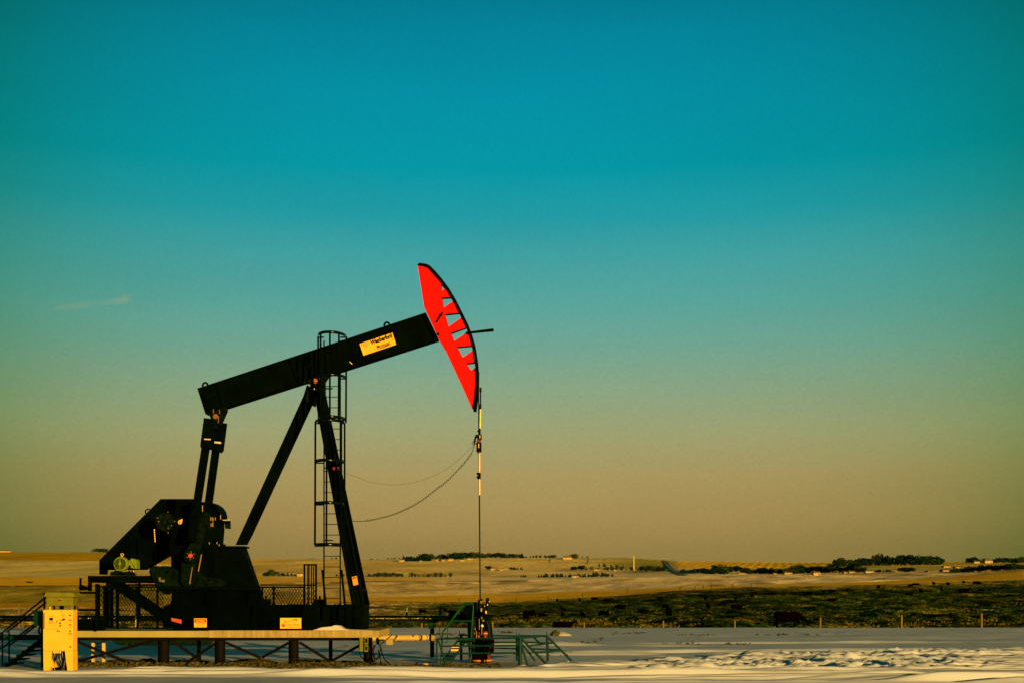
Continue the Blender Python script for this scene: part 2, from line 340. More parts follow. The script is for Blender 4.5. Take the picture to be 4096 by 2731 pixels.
# rough hillside with thin snow
def cC(px, d):
    c = lerp3(px, [(-2400, OLIVE), (500, OLIVE), (900, (.56,.42,.10)), (1500, (.74,.55,.20)), (2400, (.84,.64,.32)), (2900, (.86,.64,.30)), (3300, (.80,.62,.32)), (3800, (.74,.56,.26)), (4096, (.7,.42,.06)), (6400, TAN)])
    s = vn((px+d*.3)*.012, d*.02)+.5*vn((px-d)*.03, d*.045)
    gul_shade = (np.exp(-((d-672-.03*(px-3300))/16)**2)*np.clip((px-2950)/120, 0, 1)*np.clip((3750-px)/150, 0, 1)*np.clip(.7+1.5*vn(px*.012, 7), 0, 1))[..., None]
    c = c*(1-gul_shade)+np.array((.06,.075,.03))*gul_shade  # gully shading painted into the cover colour
    hedge = np.where((d > 892) & (vn(px*.02, 4) > -.2), .35, 1.0)[..., None]
    return np.clip(c*(1+.6*s[..., None])*hedge, .01, .95)
band('hillside', '', 640, 900, 70, cC, land_mat('snow_dusted_grass', .42, .035, (1,.45,1), 3.4, fine=.25, c2=(.14,.12,.02), c2lo=.56, c2hi=.70, cscale=.026, gain=1.2), bump=1.8, bs=.02)
band('furrowed_field', '', 900, 1180, 30, lambda px, d: lerp3(px, [(-2400, (.72,.42,.02)), (500, (.74,.44,.03)), (1700, (.80,.52,.12)), (1900, (.72,.60,.34)), (3000, (.72,.56,.28)), (4096, (.60,.48,.16)), (6400, TAN)]),
     land_mat('furrowed_stubble', .18, .02, (1,.5,1), 3.4, stripe=.34, sscale=.028, sang=62, fine=.15, gain=1.35))
band('snowy_field', '', 1180, 1600, 40, lambda px, d: lerp3(px, [(-2400, (.44,.40,.15)), (500, (.50,.44,.18)), (1000, (.72,.56,.20)), (1500, (.76,.56,.22)), (2400, (.74,.60,.30)), (3000, (.5,.44,.14)), (4096, (.34,.27,.04)), (6400, OLIVE)]),
     land_mat('snowy_stubble', .42, .012, (1,.5,1), 3.4, stripe=.07, sscale=.02, sang=75, fine=.15, c2=(.60,.46,.12), c2lo=.45, c2hi=.62, cscale=.01, gain=1.4))
band('hills', '', 1600, 4200, 110, lambda px, d: lerp3(px, [(-2400, (.46,.29,.01)), (500, (.44,.28,.012)), (1000, (.60,.45,.12)), (1500, (.62,.46,.14)), (2300, (.64,.50,.17)), (2550, (.30,.27,.05)), (2690, (.30,.27,.05)), (2730, (.72,.45,.05)), (3200, (.60,.36,.02)), (4096, (.40,.30,.03)), (6400, OLIVE)])*(1-.0*d[..., None]),
     land_mat('striped_hill', .34, .012, (1,.5,1), 3.4, stripe=.26, sscale=.024, sang=12, fine=.12, gain=1.5))
# far country road climbing the ridge, and its snowy ditch
def road(name, pts, wpx, col):
    vs = []; 
    for i, (a, b) in enumerate(pts):
        p, d = ground(a, b); wd = wpx[i]*d/F/2; vs += [p+Vector((-wd,0,.5)), p+Vector((wd,0,.5))]
    mb = MB().add(vs, [(2*i, 2*i+1, 2*i+3, 2*i+2) for i in range(len(pts)-1)])
    m = mat(name+'_surface', col, .9, .1, var=.4, scale=.05); return tag(mb.build(name, m), kind='structure')
road('road', [(2655,2241), (2662,2250), (2672,2262), (2688,2276), (2705,2290), (2722,2296), (2745,2301)], [14,16,18,18,18,22,36], (.10,.13,.07))
road('road_verge', [(2676,2243), (2682,2252), (2692,2264), (2706,2277), (2724,2290)], [12,14,18,20,14], (.42,.32,.13))
road('ridge_track', [(1190,2244), (1165,2256), (1145,2267), (1115,2279), (1095,2286)], [7,7,7,6,5], (.85,.66,.36))
# snowy well pad with wheel ruts
U2 = np.linspace(-.62, .62, 620)
dp = np.concatenate([np.linspace(4, 26, 40), np.arange(26.06, 34.5, .042), np.arange(34.6, 47, .075), np.linspace(47.2, 76, 120)])[:, None]
u = U2[None, :]; X = u*dp; Y = CY+dp+0*u
Z = .05*vn(X*.21, Y*.3)+.02*vn(X*.9, Y*1.1)+.008*vn(X*3.1, Y*3)
top = np.interp(u, [-.5, -.1, 0, .12, .2, .4, .6], [-4.1, -4.0, -3.2, .6, 4, 9, 12])+.7*vn(X*.35, 3)
bot = np.interp(u, [-.5, 0, .2, .4], [-6.3, -6.5, -7.3, -8.8])+.5*vn(X*.3, 9)
M = np.clip((top-Y)/.5, 0, 1)*np.clip((Y-bot)/.5, 0, 1)
drift = Y+.06*X*np.clip((Y+8)/12, 0, 1)
rid = np.clip(1-np.abs(vn(X*.06, drift*2.7+5)*2)*2.4, 0, 1)
rid2 = np.clip(1-np.abs(vn(X*.16+40, drift*6.2)*2)*2.2, 0, 1)
Z += M*(-.04+.15*rid+.07*rid2+.004*vn(X*5, Y*9))
lm = np.clip((u-.08)/.06, 0, 1)*np.clip((.42-u)/.08, 0, 1)*np.clip((top-Y)/.8, 0, 1)*np.clip((Y+4.6+14*np.clip(.2-u, 0, .1))/1.2, 0, 1)
Z += lm*(.22*np.clip(vn(X*2.2, Y*1.5)-.08, 0, .14)/.4+.10*np.clip(vn(X*5.0+9, Y*3.0), 0, 1)+.06*vn(X*9, Y*6))
for yc, hh, a0, a1 in ((-8.15, .07, -.17, .6), (-8.75, .06, .05, .7), (-5.0, .06, -.5, .3), (-6.1, .065, -.6, .2)):
    cen = yc+.25*vn(X*.12, yc)+np.clip(u-.1, 0, 1)*1.2
    Z += hh*np.exp(-((Y-cen)/.11)**2)*np.clip((u-a0)/.05, 0, 1)*np.clip((a1-u)/.05, 0, 1)*(.8+.5*vn(X*1.1, yc+3))
for yc, hh, a0, a1, sl2 in ((5.5, .10, -.02, .30, .10), (7.0, .12, .03, .33, .12), (8.6, .10, .06, .36, .05), (4.2, .08, .10, .30, .10), (12.5, .10, -.05, .20, .02), (15.5, .12, .0, .4, .03)):
    cen = yc+sl2*(X-4)+.4*vn(X*.15, yc)
    Z += hh*(np.exp(-((Y-cen-.5)/.28)**2)*.7-np.exp(-((Y-cen)/.30)**2))*np.clip((u-a0)/.04, 0, 1)*np.clip((a1-u)/.04, 0, 1)*np.clip(.4+1.6*vn(X*.5, yc*2), 0, 1)
far = np.clip((Y-6)/6, 0, 1); Z += far*(.10*vn(X*.10, Y*.35)+.03*vn(X*.4, Y*1.4))
Z = Z*np.clip((76-dp)/2, 0, 1)-.02*(dp > 75.5)
def snow_mat():
    m = bpy.data.materials.new('trodden_snow'); m.use_nodes = True; t = m.node_tree; b = t.nodes['Principled BSDF']; n = t.nodes; l = t.links
    b.inputs['Roughness'].default_value = .75; b.inputs['Specular IOR Level'].default_value = .15
    g = n.new('ShaderNodeNewGeometry'); at = n.new('ShaderNodeAttribute'); at.attribute_name = 'cover'
    mp = n.new('ShaderNodeMapping'); mp.inputs['Scale'].default_value = (.5, 1, 1); l.new(g.outputs['Position'], mp.inputs[0])
    no = n.new('ShaderNodeTexNoise'); no.inputs['Scale'].default_value = 1.3; no.inputs['Detail'].default_value = 9; no.inputs['Roughness'].default_value = .7; l.new(mp.outputs[0], no.inputs[0])
    r = n.new('ShaderNodeMapRange'); l.new(no.outputs[0], r.inputs[0]); r.inputs[1].default_value = .66; r.inputs[2].default_value = .74
    mx = n.new('ShaderNodeMixRGB'); l.new(r.outputs[0], mx.inputs[0]); l.new(at.outputs['Color'], mx.inputs[1]); mx.inputs[2].default_value = (.16,.14,.04,1)
    l.new(mx.outputs[0], b.inputs['Base Color'])
    n2 = n.new('ShaderNodeTexNoise'); n2.inputs['Scale'].default_value = 22; n2.inputs['Detail'].default_value = 4; l.new(g.outputs['Position'], n2.inputs[0])
    bp = n.new('ShaderNodeBump'); bp.inputs['Strength'].default_value = .06; bp.inputs['Distance'].default_value = .006; l.new(n2.outputs[0], bp.inputs['Height']); l.new(bp.outputs[0], b.inputs['Normal'])
    return m
C = np.ones(X.shape+(3,))*np.array((.47,.52,.57))
dm = np.clip((2.4-np.abs(Y+.6+.5*vn(X*.6, 1)))/.8, 0, 1)*np.clip((.03-u)/.02, 0, 1)*np.clip((u+.42)/.03, 0, 1)*np.clip(.55+1.6*vn(X*.5, Y*.8), 0, 1)*(Y < .6)
C = C*(1+.10*vn(X*.15, Y*.4)+.12*vn(X*1.2, Y*2.2))[..., None]
C = C*(1-dm[..., None])+np.array((.26,.23,.08))*dm[..., None]
pad = grid_mesh('snow_ground', X, Y, Z, [snow_mat()], C); tag(pad, kind='structure')
gm = MB().add([(-6000,-3000,-6),(6000,-3000,-6),(6000,9000,-6),(-6000,9000,-6)], [(0,1,2,3)]); tag(gm.build('ground', mat('far_snow', (.6,.5,.3), .9)), kind='structure')
# ------------------------------------------------------------------ PUMP JACK
pj = thing('pump_jack', 'huge black oil pump jack with a bright red horse head, standing on the concrete slab', 'pump jack', W(1065, 2520, 0))
SLT = .972                                             # slab top
def blk(mb, name, parent, m=BLK): return mb.build(name, m, parent)
# skid
a = W(652, 2418, -.85); b = W(1456, 2418, -.85)
mb = MB().box(a.x+.3, b.x, -.85, .42, SLT+.004, a.z)
mb.box(a.x+.3, b.x+.012, -.93, -.853, a.z-.05, a.z+.02).box(a.x+.3, b.x+.012, -.93, -.853, SLT+.004, SLT+.06)
mb.ppoly(z1, [(1310,1122),(1310,952),(1365,930),(1375,900),(1430,900),(1430,1122)], -.80, 1.5)
for px in (1240, 1330, 1385, 1418): q = W(px, 2418, -.9); mb.box(q.x-.012, q.x+.012, -.92, -.853, SLT+.06, a.z-.05)
for px in (1060, 1275): q = W(px, 2418, -.7); mb.box(q.x-.14, q.x+.14, -.8, -.5, q.z, q.z+.16); mb.tube([q+Vector((.03,0,.1)), q+Vector((.03,0,.26))], .03, 6); mb.tube([q+Vector((-.07,0,.1)), q+Vector((-.07,0,.22))], .03, 6)
sk = blk(mb, 'skid_base', pj)
mb = MB()
for x0, x1, h in ((1066, 1200, .012), (1225, 1262, .05), (1290, 1420, .012)):
    p = W(x0, 2418, -.8); q = W(x1, 2418, -.8); mb.poly([Vector((p.x,0,p.z+.003)), Vector((q.x,0,p.z+.003)), Vector(((p.x+q.x)/2+.1,0,p.z+.02+h)), Vector((p.x+.1,0,p.z+.015+h*.5))], -.7, .5)
mb.build('snow_patch', SNW, sk)
# pedestal
ped = MB().ppoly(z1, [(1372,475),(1378,900),(1378,935),(2110,935),(1951,475)], -.62, .5)
for x in (245, 310, 375): q = P(z2, x, 480, -.64); ped.box(q.x-.02, q.x+.02, -.66, -.623, q.z-(.7 if x == 310 else .3), q.z)
ped.pbox(*z1(1368,466), *z1(1962,480), -.72, .7)
pedo = blk(ped, 'pedestal', pj)
def side_q(t0, t1, s0, s1, e=.004):
    out_ = []
    for t, d_ in ((t0,s0),(t0,s1),(t1,s1),(t1,s0)):
        p = P(z2, 545+155*t, 475+460*t, -.62); out_.append(Vector((p.x+e, -.62+.5*d_, p.z)))
    return out_
mb = MB()
for t in (.13, .36, .60, .78): mb.add(side_q(t, t+.10, .25, .6), [(3,2,1,0)]).cut()
mb.build_each('slot', INK, pedo)
MB().add(side_q(.47, .57, .1, .9), [(3,2,1,0)]).build('worn_patch', mat('teal_chip', (.01,.10,.08)), pedo)
# gearbox
gb = MB().ppoly(zc, [(280,740),(300,640),(300,300),(420,160),(620,100),(760,92),(880,120),(960,190),(1010,300),(1015,430),(1020,480),(1000,700),(1000,735)], -.5, .38)
gb.ppoly(zc, [(715,690),(1030,690),(1030,732),(715,732)], -.56, .45)
gb.ppoly(zc, [(860,372),(1128,360),(1128,402),(860,405)], -.56, .2)
gbo = blk(gb, 'gearbox', pj)
blk(MB().ppoly(zc, [(745,92),(850,92),(900,108),(960,150),(1005,215),(1022,290),(1012,330),(995,270),(950,190),(890,138),(850,125),(745,120)], -.62, .72), 'gearbox_cover', gbo, BLK)
mb = MB().disc(P(zc, 790, 380, -.62), .26, .13, 0, 28).disc(P(zc, 755, 365, -.80), .17, .2, 0, 24); blk(mb, 'shaft_hub', gbo, BLK2)
mb = MB()
for x, y, h in ((867,335,50),(895,340,55),(895,415,60),(869,420,45),(930,335,40),(845,680,25),(955,680,25),(985,712,28),(757,620,110),(748,185,90),(1005,310,60)):
    mb.tube([P(zc, x, y-h/2, -.63), P(zc, x, y+h/2, -.63)], .013, 6).cut()
mb.build_each('bolt', BLT, gbo)
mb = MB().ppoly(zc, [(730,232),(790,240),(780,262),(735,250)], -.64, .1).cut().ppoly(zc, [(1062,400),(1118,400),(1120,468),(1070,468)], -.6, .3); mb.build_each('bearing_cap', BLK2, gbo)
q = P(zc, 1095, 352, -.5); MB().box(q.x-.12, q.x+.08, -.5, -.38, q.z-.005, q.z+.012).build('cover_snow', SNW, gbo)
# cranks, weights, pins, pitmans
def crank(Y, mainY, dx=0):
    sgn = 1
    c = MB()
    pts = [(690,300),(815,330),(790,560),(700,820),(665,1010),(640,1255),(600,1300),(500,1300),(440,1240),(440,1010),(470,900),(520,780),(640,520)]
    c.ppoly(zc, [(x+dx, y) for x, y in pts], Y, .17)
    co = blk(c, 'crank', pj, BLK2)
    wt = [(0,1090),(8,1045),(35,1015),(80,1005),(150,1018),(185,1003),(250,1005),(310,1040),(440,1060),(470,1120),(650,1110),(690,1083),(735,1110),(760,1150),(900,1180),(1010,1195),(1055,1225),(1072,1260),(1050,1290),(940,1305),(740,1310),(600,1370),(430,1370),(330,1380),(285,1378),(230,1412),(175,1385),(130,1345),(90,1270),(40,1190)]
    wm = MB().ppoly(zc, [(x+dx, y) for x, y in wt], Y+.172, .3, [[(235+dx,1075),(262+dx,1075),(262+dx,1110),(235+dx,1110)], [(815+dx,1195),(842+dx,1195),(842+dx,1225),(815+dx,1225)]])
    wo = blk(wm, 'counterweight', co, BLK2)
    return co
cn = crank(-1.1, 0)
MB().ppoly(zc, [(120,1170),(150,1165),(160,1205),(210,1195),(205,1240),(130,1225)], -.934, .006).build('rust_patch', mat('rust_patch_paint', (.10,.085,.02), var=.6, scale=20), cn)
MB().ppoly(zc, [(600,1020),(607,1020),(572,1260),(560,1260)], -1.106, .008).ppoly(zc, [(728,840),(740,840),(695,1080),(682,1080)], -1.06, .02).build('edge_highlight', mat('edge_glint_tint', (.25,.16,.05), .4), cn)  # edge glints painted as pale strips on the crank
cf = crank(.9, 0, -14)
def pitman(t, bt, Y, wpx, name='pitman_arm'):
    p = W(*t, Y); q = W(*bt, Y); k = (Y-CY)/F
    m = MB().bar(p, q, wpx*k, .09); o = blk(m, name, pj)
    return o
pn = pitman((823,1788), (765,2165), -1.28, 31)
m = MB().disc(P(zc, 577, 858, -1.36), .19, .26, 0, 28).disc(P(zc, 577, 858, -1.40), .125, .05, 0, 24); blk(m, 'wrist_pin_bearing', pn, BLK2)
MB().disc(P(zc, 577, 858, -1.42), .062, .025, 0, 20).build('pin_cap', mat('orange_cap', (.42,.05,.005), var=.5, scale=30), pn)
m = MB()
for k in range(6):
    t = 2*math.pi*k/6+.4; c = P(zc, 577, 858, -1.412); m.disc(c+Vector((math.cos(t)*.105,0,math.sin(t)*.105)), .011, .02, 0, 8).cut()
m.build_each('bolt', BLT, pn)
pf = pitman((864,1795), (807,2215), 1.05, 30)
# equalizer and tail bearing
eq = MB().ppoly(z6, [(258,605),(345,615),(345,885),(300,890),(238,885),(225,858)], -1.42, .1)
eq.ppoly(z6, [(395,645),(462,655),(430,900),(410,920),(330,885),(345,640)], .9, .1)
eq.hexa([P(z6,320,690,-1.12),P(z6,345,690,-1.12),P(z6,398,712,.89),P(z6,350,712,.89),P(z6,320,612,-1.12),P(z6,345,612,-1.12),P(z6,398,645,.89),P(z6,350,645,.89)])
eqo = blk(eq, 'equalizer', pj)
MB().ppoly(z6, [(260,790),(322,793),(318,803),(262,800)], -1.43, .008).cut().ppoly(z6, [(353,815),(412,820),(412,837),(353,830)], .89, .008).build_each('reflective_strip', mat('pale_strip', (.5,.42,.22)), eqo)
tb = MB().ppoly(z6, [(300,562),(455,512),(458,535),(430,600),(412,640),(395,660),(345,660),(318,608)], -.3, .25); tbo = blk(tb, 'tail_bearing', pj, BLK2)
m = MB()
for x, y, h in ((343,545,18),(398,550,18),(388,620,30)): m.tube([P(z6, x, y-h, -.31), P(z6, x, y+h, -.31)], .016, 6)
m.disc(P(z6, 362, 592, -.32), .07, .03); m.build('rusty_bolt', mat('rust_orange', (.16,.06,.012), .7, var=.4), tbo)
# walking beam
TL, TR, BL, BR = (789,1552), (1703,1250), (821,1654), (1754,1355)
def bl(t, s_):       # beam coordinates: t along, s_ from top (0) to bottom (1)
    return ((TL[0]+(TR[0]-TL[0])*t)*(1-s_)+(BL[0]+(BR[0]-BL[0])*t)*s_, (TL[1]+(TR[1]-TL[1])*t)*(1-s_)+(BL[1]+(BR[1]-BL[1])*t)*s_)
idt = lambda x, y: (x, y)
wb = MB().ppoly(idt, [bl(0,.04), bl(1,.04), bl(1,.96), bl(0,.96)], -.13, .26)
for s0, s1 in ((0, .045), (.955, 1)): wb.ppoly(idt, [bl(0,s0), bl(1,s0), bl(1,s1), bl(0,s1)], -.2, .4)
for t in (.0, .075, .40, .46, .985): wb.ppoly(idt, [bl(t,.045), bl(t+.008,.045), bl(t+.008,.955), bl(t,.955)], -.195, .39)
wbo = blk(wb, 'walking_beam', pj)
for t in (.035, .83):
    c = bl(t, 0); m = MB(); pts = []
    for k in range(13):
        an = math.pi*k/12; pts.append(W(c[0]+math.cos(an)*11, c[1]+3-math.sin(an)*15, 0))
    blk(m.tube(pts, .028, 8), 'lifting_eye', wbo)
MB().ppoly(lambda x, y: (1350+x/6.273, 1250+y/6.273), [(292,1225),(305,1222),(375,1285),(360,1293)], -.206, .008).build('yellow_mark', mat('yellow_tape', (.95,.6,.02)), wbo)
zs = lambda x, y: (1350+x/6.273, 1250+y/6.273)
sg = MB().ppoly(zs, [(552,782),(1378,508),(1472,800),(650,1075)], -.212, .012)
Y0 = -.2155
ux = (P(zs,1378,508,Y0)-P(zs,552,782,Y0)).normalized(); uz = (P(zs,552,782,Y0)-P(zs,650,1075,Y0)).normalized()
def sp_(x, y): return P(zs, x, y, Y0)
hw = (P(zs,1378,590,Y0)-P(zs,845,815,Y0)).length
sg.text('Weatherford', sp_(845,812), ux, uz, hw*.985, .135, 1, 0, .05)
sg.text('Maximizer', sp_(990,905), ux, uz, .40, .095, 1, .35, .015)
sg.add([sp_(985,928), sp_(1180,850), sp_(1320,778), sp_(1338,790), sp_(1190,868), sp_(990,936)], [(0,1,4,5),(1,2,3,4)], 1)
sg.add([sp_(575,800), sp_(615,775), sp_(650,805), sp_(665,760), sp_(700,750), sp_(735,782), sp_(745,735), sp_(790,740), sp_(795,765), sp_(730,898)], [(0,9,1),(1,9,2),(2,9,3),(3,9,4),(4,9,5),(5,9,6),(6,9,7),(7,9,8)], 2)
Y0 = -.2145
random.seed(2)
for cx, cy, rr, n in ((1260,580,90,26),(1100,640,60,10),(940,680,50,9),(1190,860,70,22),(1290,830,60,24),(1390,690,40,8)):
    for k in range(n):
        x = cx+random.gauss(0, rr*.55); y = cy-(x-cx)*.33+random.gauss(0, rr*.22); s_ = random.uniform(3, 13)
        if 0 < (x-552)*.33+y-782 < 285: sg.add([sp_(x-s_*2,y), sp_(x,y-s_*.6), sp_(x+s_*2,y-s_*.5), sp_(x+s_*.6,y+s_*.7)], [(0,1,2,3)], 3)
so_ = sg.build('name_sign', [SGN, INK, INT, INO], wbo)
# saddle bearing and samson post
m = MB().ppoly(lambda x, y: (1150+x/3.136, 1250+y/3.136), [(195,875),(240,870),(285,885),(285,925),(245,930),(200,1040),(180,1090),(325,1160),(330,1115),(370,1300),(430,1300),(440,980),(300,985),(445,975),(445,790),(250,790)][:0] or [(240,905),(250,930),(285,925),(285,880),(245,870),(190,878),(210,850),(430,790),(500,790),(460,850),(460,985),(445,1010),(330,1010),(300,985),(280,930)], -.35, .35)
sb = blk(m, 'saddle_bearing', pj, BLK2)
zb = lambda x, y: (1150+x/3.136, 1250+y/3.136)
MB().disc(P(zb, 346, 855, -.37), .07, .03).build('bearing_cap', mat('rust_cap', (.30,.075,.012), .5, var=.5, scale=25), sb)
MB().disc(P(zb, 331, 954, -.37), .025, .02, 0, 10).build('grease_nipple', BRS, sb)
def leg(name, Yt, Yb, tl, tr, br, bl_, hl=None):
    k = lambda p, Y: W(*p, Y)
    A = [k(tl,Yt), k(tr,Yt), k(br,Yb), k(bl_,Yb)]; dY = Vector((0,.26,0))
    m = MB().hexa([A[3], A[2], A[1], A[0]]+[p+dY for p in (A[3], A[2], A[1], A[0])])
    e = Vector((0,-.03,0))          # flange strips
    for i, j in ((0,3),(1,2)):
        o_ = Vector((.02,0,0)); m.hexa([A[j]-o_+e*2, A[j]+o_+e*2, A[i]+o_+e*2, A[i]-o_+e*2, A[j]-o_, A[j]+o_, A[i]+o_, A[i]-o_])
    return blk(m, name, pj)
ln = leg('samson_leg', -.4, -.92, (1258,1560), (1288,1560), (1452,2418), (1410,2416))
lf = leg('samson_leg', .16, .72, (1268,1560), (1296,1560), (1476,2418), (1434,2418))
lr = blk(MB().ppoly(idt, [(1217,1575),(1258,1595),(1006,2140),(986,2178),(942,2178)], -.13, .12), 'samson_leg', pj)
m = MB().ppoly(zb, [(242,905),(250,925),(330,925),(335,1115),(325,1160),(180,1092),(200,1040)], -.2, .4); blk(m, 'rear_leg_bracket', pj, BLK2)
# bits on the near leg
m = MB().ppoly(z2, [(1420,715),(1460,706),(1471,775),(1433,784)], -1.02, .02); mm = P(z2,1424,722,-1.024); nn_ = P(z2,1458,714,-1.024)
m.add([mm, nn_, P(z2,1459,722,-1.024), P(z2,1426,730,-1.024)], [(3,2,1,0)], 1)
for k in range(8):
    y = 732+k*6; m.add([P(z2,1427+k*1.2,y,-1.024), P(z2,1461+k*1.1,y-8,-1.024), P(z2,1461+k*1.1,y-6.6,-1.024), P(z2,1427+k*1.2,y+1.4,-1.024)], [(3,2,1,0)], 2)
m.build('notice_plate', [SGO, INK, INT], ln)
m = MB().bar(P(z2,1350,480,-.86), P(z2,1440,935,-.98), .025).bar(P(z2,1500,815,-.9), P(z2,1525,825,-.9), .07); blk(m, 'conduit', ln, BLK2)
q = W(1345, 1873, -.72); m = MB().box(q.x-.10, q.x+.10, -.78, -.66, q.z-.04, q.z+.04); m.build('cable_anchor', mat('dull_red', (.13,.012,.008)), ln)
# horse head
outer = [(155,122),(215,505),(240,560),(350,800),(415,910),(530,1155),(640,1400),(655,1420),(668,1420),(676,1300),(682,1200),(681,1100),(672,985),(655,870),(627,765),(592,675),(543,575),(484,457),(426,360),(372,287),(308,213),(257,157),(228,143)]
holes = [[(372,312),(392,312),(408,345),(372,365)], [(380,430),(468,425),(483,455),(392,515)], [(408,578),(545,565),(558,600),(438,685)], [(460,745),(600,695),(608,735),(487,812)], [(515,868),(645,858),(655,898),(562,960)], [(598,1016),(672,1008),(678,1050),(635,1075)]]
holes = [[(x-(4 if i in (1,2) else 0), y) for i, (x, y) in enumerate(h)] for h in holes]
hh = MB().ppoly(z5, outer, -.2, .17, holes, 0, 1)
hho = hh.build('horse_head', [RED, BLK], pj)
arc_o = [(170,116),(232,124),(268,140),(322,195),(387,272),(441,347),(501,447),(561,567),(611,668),(646,760),(676,860),(696,980),(706,1100),(705,1200),(698,1300),(682,1425)]
arc_i = [(655,1423),(675,1300),(683,1200),(682,1100),(673,985),(656,870),(628,765),(593,675),(544,575),(485,457),(427,360),(373,287),(309,213),(258,157),(228,143),(160,133)]
blk(MB().ppoly(z5, arc_o+arc_i, -.27, .54), 'face_plate', hho, BLK)
m = MB()
for h in holes:       # inner stiffener lips on each cut-out
    (x0, y0), (x1, y1), (x2, y2), (x3, y3) = h
    m.ppoly(z5, [(x0-4,y0-4),(x1,y1-4),(x1,y1+2),(x0,y0+2)], -.206, .02)
    m.ppoly(z5, [(x0-4,y0-4),(x0,y0),(x3,y3),(x3-2,y3-4)], -.204, .02).cut()
m.build_each('stiffener', BLK, hho)
m = MB().bar(P(z5,330,645,-.25), P(z5,383,558,-.25), .04).bar(P(z5,357,575,-.25), P(z5,384,585,-.25), .03); blk(m, 'latch_rod', hho)
m = MB().tube([P(z5,255+16*math.cos(t),530+16*math.sin(t),-.204) for t in [math.pi*(.4+1.3*k/10) for k in range(11)]], .008, 5).cut(); m.tube([P(z5,334+11*math.cos(t),645+11*math.sin(t),-.204) for t in [math.pi*(0+1.1*k/10) for k in range(11)]], .008, 5); m.build_each('weld_mark', DRED, hho)
m = MB().hexa([P(z5,590,734,-.30), P(z5,590,748,-.30), P(z5,840,724,-.30), P(z5,836,702,-.30)]+[p+Vector((0,.1,0)) for p in (P(z5,590,734,-.30), P(z5,590,748,-.30), P(z5,840,724,-.30), P(z5,836,702,-.30))]); blk(m, 'guide_bar', hho)
m = MB().tube([P(z5,335,755,-.2), P(z5,352,750,-.2)], .04, 8); blk(m, 'hinge_pin', hho)
# bridle
m = MB()
for yy in (-.12, .12): m.tube([P(z5,707,1090,yy), W(1914,1520,yy), W(1915,1740,yy*.9)], .017, 6)
blk(m, 'bridle_cable', pj)
# belt guard, sheave, brake
bgd = MB().ppoly(z1, [(797,695),(797,580),(1290,88),(1560,88),(1560,300),(1365,400),(1365,530),(1145,656),(828,657),(828,695)], .75, .45)
bgo = blk(bgd, 'belt_guard', pj)
m = MB().tube([P(z1,1190+22*math.cos(t),192-22*math.sin(t),.9) for t in [math.pi*(.3+k*.1) for k in range(10)]], .02, 6); blk(m, 'lifting_eye', bgo)
m = MB()
c = P(z1, 1325, 275, -.62); rr = 75/2.008*35.4/F
m.tube([c, c+Vector((0,.12,0))], rr, 32)
blk(m, 'sheave_wheel', pj, BLK2)
m = MB()
for k in range(6):
    t = k*math.pi/3+.2; m.disc(c+Vector((math.cos(t)*rr*.66,-.004,math.sin(t)*rr*.66)), rr*.16, .01, 0, 12).cut()
m.disc(c+Vector((0,-.006,0)), rr*.17, .01, 0, 12); m.build_each('wheel_hole', INK, bpy.data.objects['sheave_wheel'])
m = MB()
for x, y in ((122,370),(255,235),(258,465),(305,430),(350,368),(105,320),(258,530)): m.disc(P(zc,x,y,-.64), .014, .02, 0, 6).cut()
m.build_each('bolt', BLT, bpy.data.objects['sheave_wheel'])
m = MB().disc(P(zc, 440, 390, -.60), .16, .08, 0, 24).ppoly(zc, [(455,345),(530,290),(585,282),(590,300),(540,325),(465,390)], -.7, .04); blk(m, 'brake_lever', pj, BLK2)
MB().ppoly(zc, [(398,380),(408,360),(465,332),(467,352),(455,392),(430,410),(405,402)], -.72, .015, [[(412,374),(432,374),(432,394),(412,394)]]).build('lever_tag', mat('orange_tag', (.95,.42,.07)), bpy.data.objects['brake_lever'])
m = MB().tube([P(zc,62,480,-.7), P(zc,72,700,-.7), P(zc,84,1010,-.7)], .014, 6); blk(m, 'brake_cable', pj)
m = MB(); 
for k in range(6): y = 480+k*32; m.tube([P(zc,60+k*2.3,y,-.715), P(zc,61+k*2.3,y+24,-.715)], .016, 6)
m.build('cable_sheath', BRS, bpy.data.objects['brake_cable'])
# motor mount frame
m = MB().pbox(*z1(705,705), *z1(1250,760), -.8, 1.6)
m.pbox(*z1(705,761), *z1(728,828), -.8, .12)
m.ppoly(z1, [(628,795),(700,793),(730,803),(730,818),(640,822)], -.7, .1)
m.bar(P(z1,648,722,-.7), P(z1,645,795,-.7), .05).bar(P(z1,650,780,-.7), P(z1,700,806,-.7), .05).bar(P(z1,643,822,-.7), P(z1,642,905,-.7), .012)
m.bar(P(z1,905,770,-.62), P(z1,1310,1045,-.62), .17, .12).bar(P(z1,930,745,.62), P(z1,1310,1000,.62), .17, .12)
m.pbox(*z1(850,760), *z1(870,1128), -.6, .1).pbox(*z1(880,760), *z1(902,1128), -.2, .12).pbox(*z1(778,770), *z1(795,1128), -.6, .1)
m.pbox(*z1(1108,760), *z1(1122,1040), .4, .1)
mfo = blk(m, 'motor_frame', pj)
MB().pbox(*z1(1086,765), *z1(1098,1115), .62, .02).build('lit_strip', mat('lit_strip_tint', (.8,.62,.12)), mfo)  # sunlit face of a post, painted as a pale strip
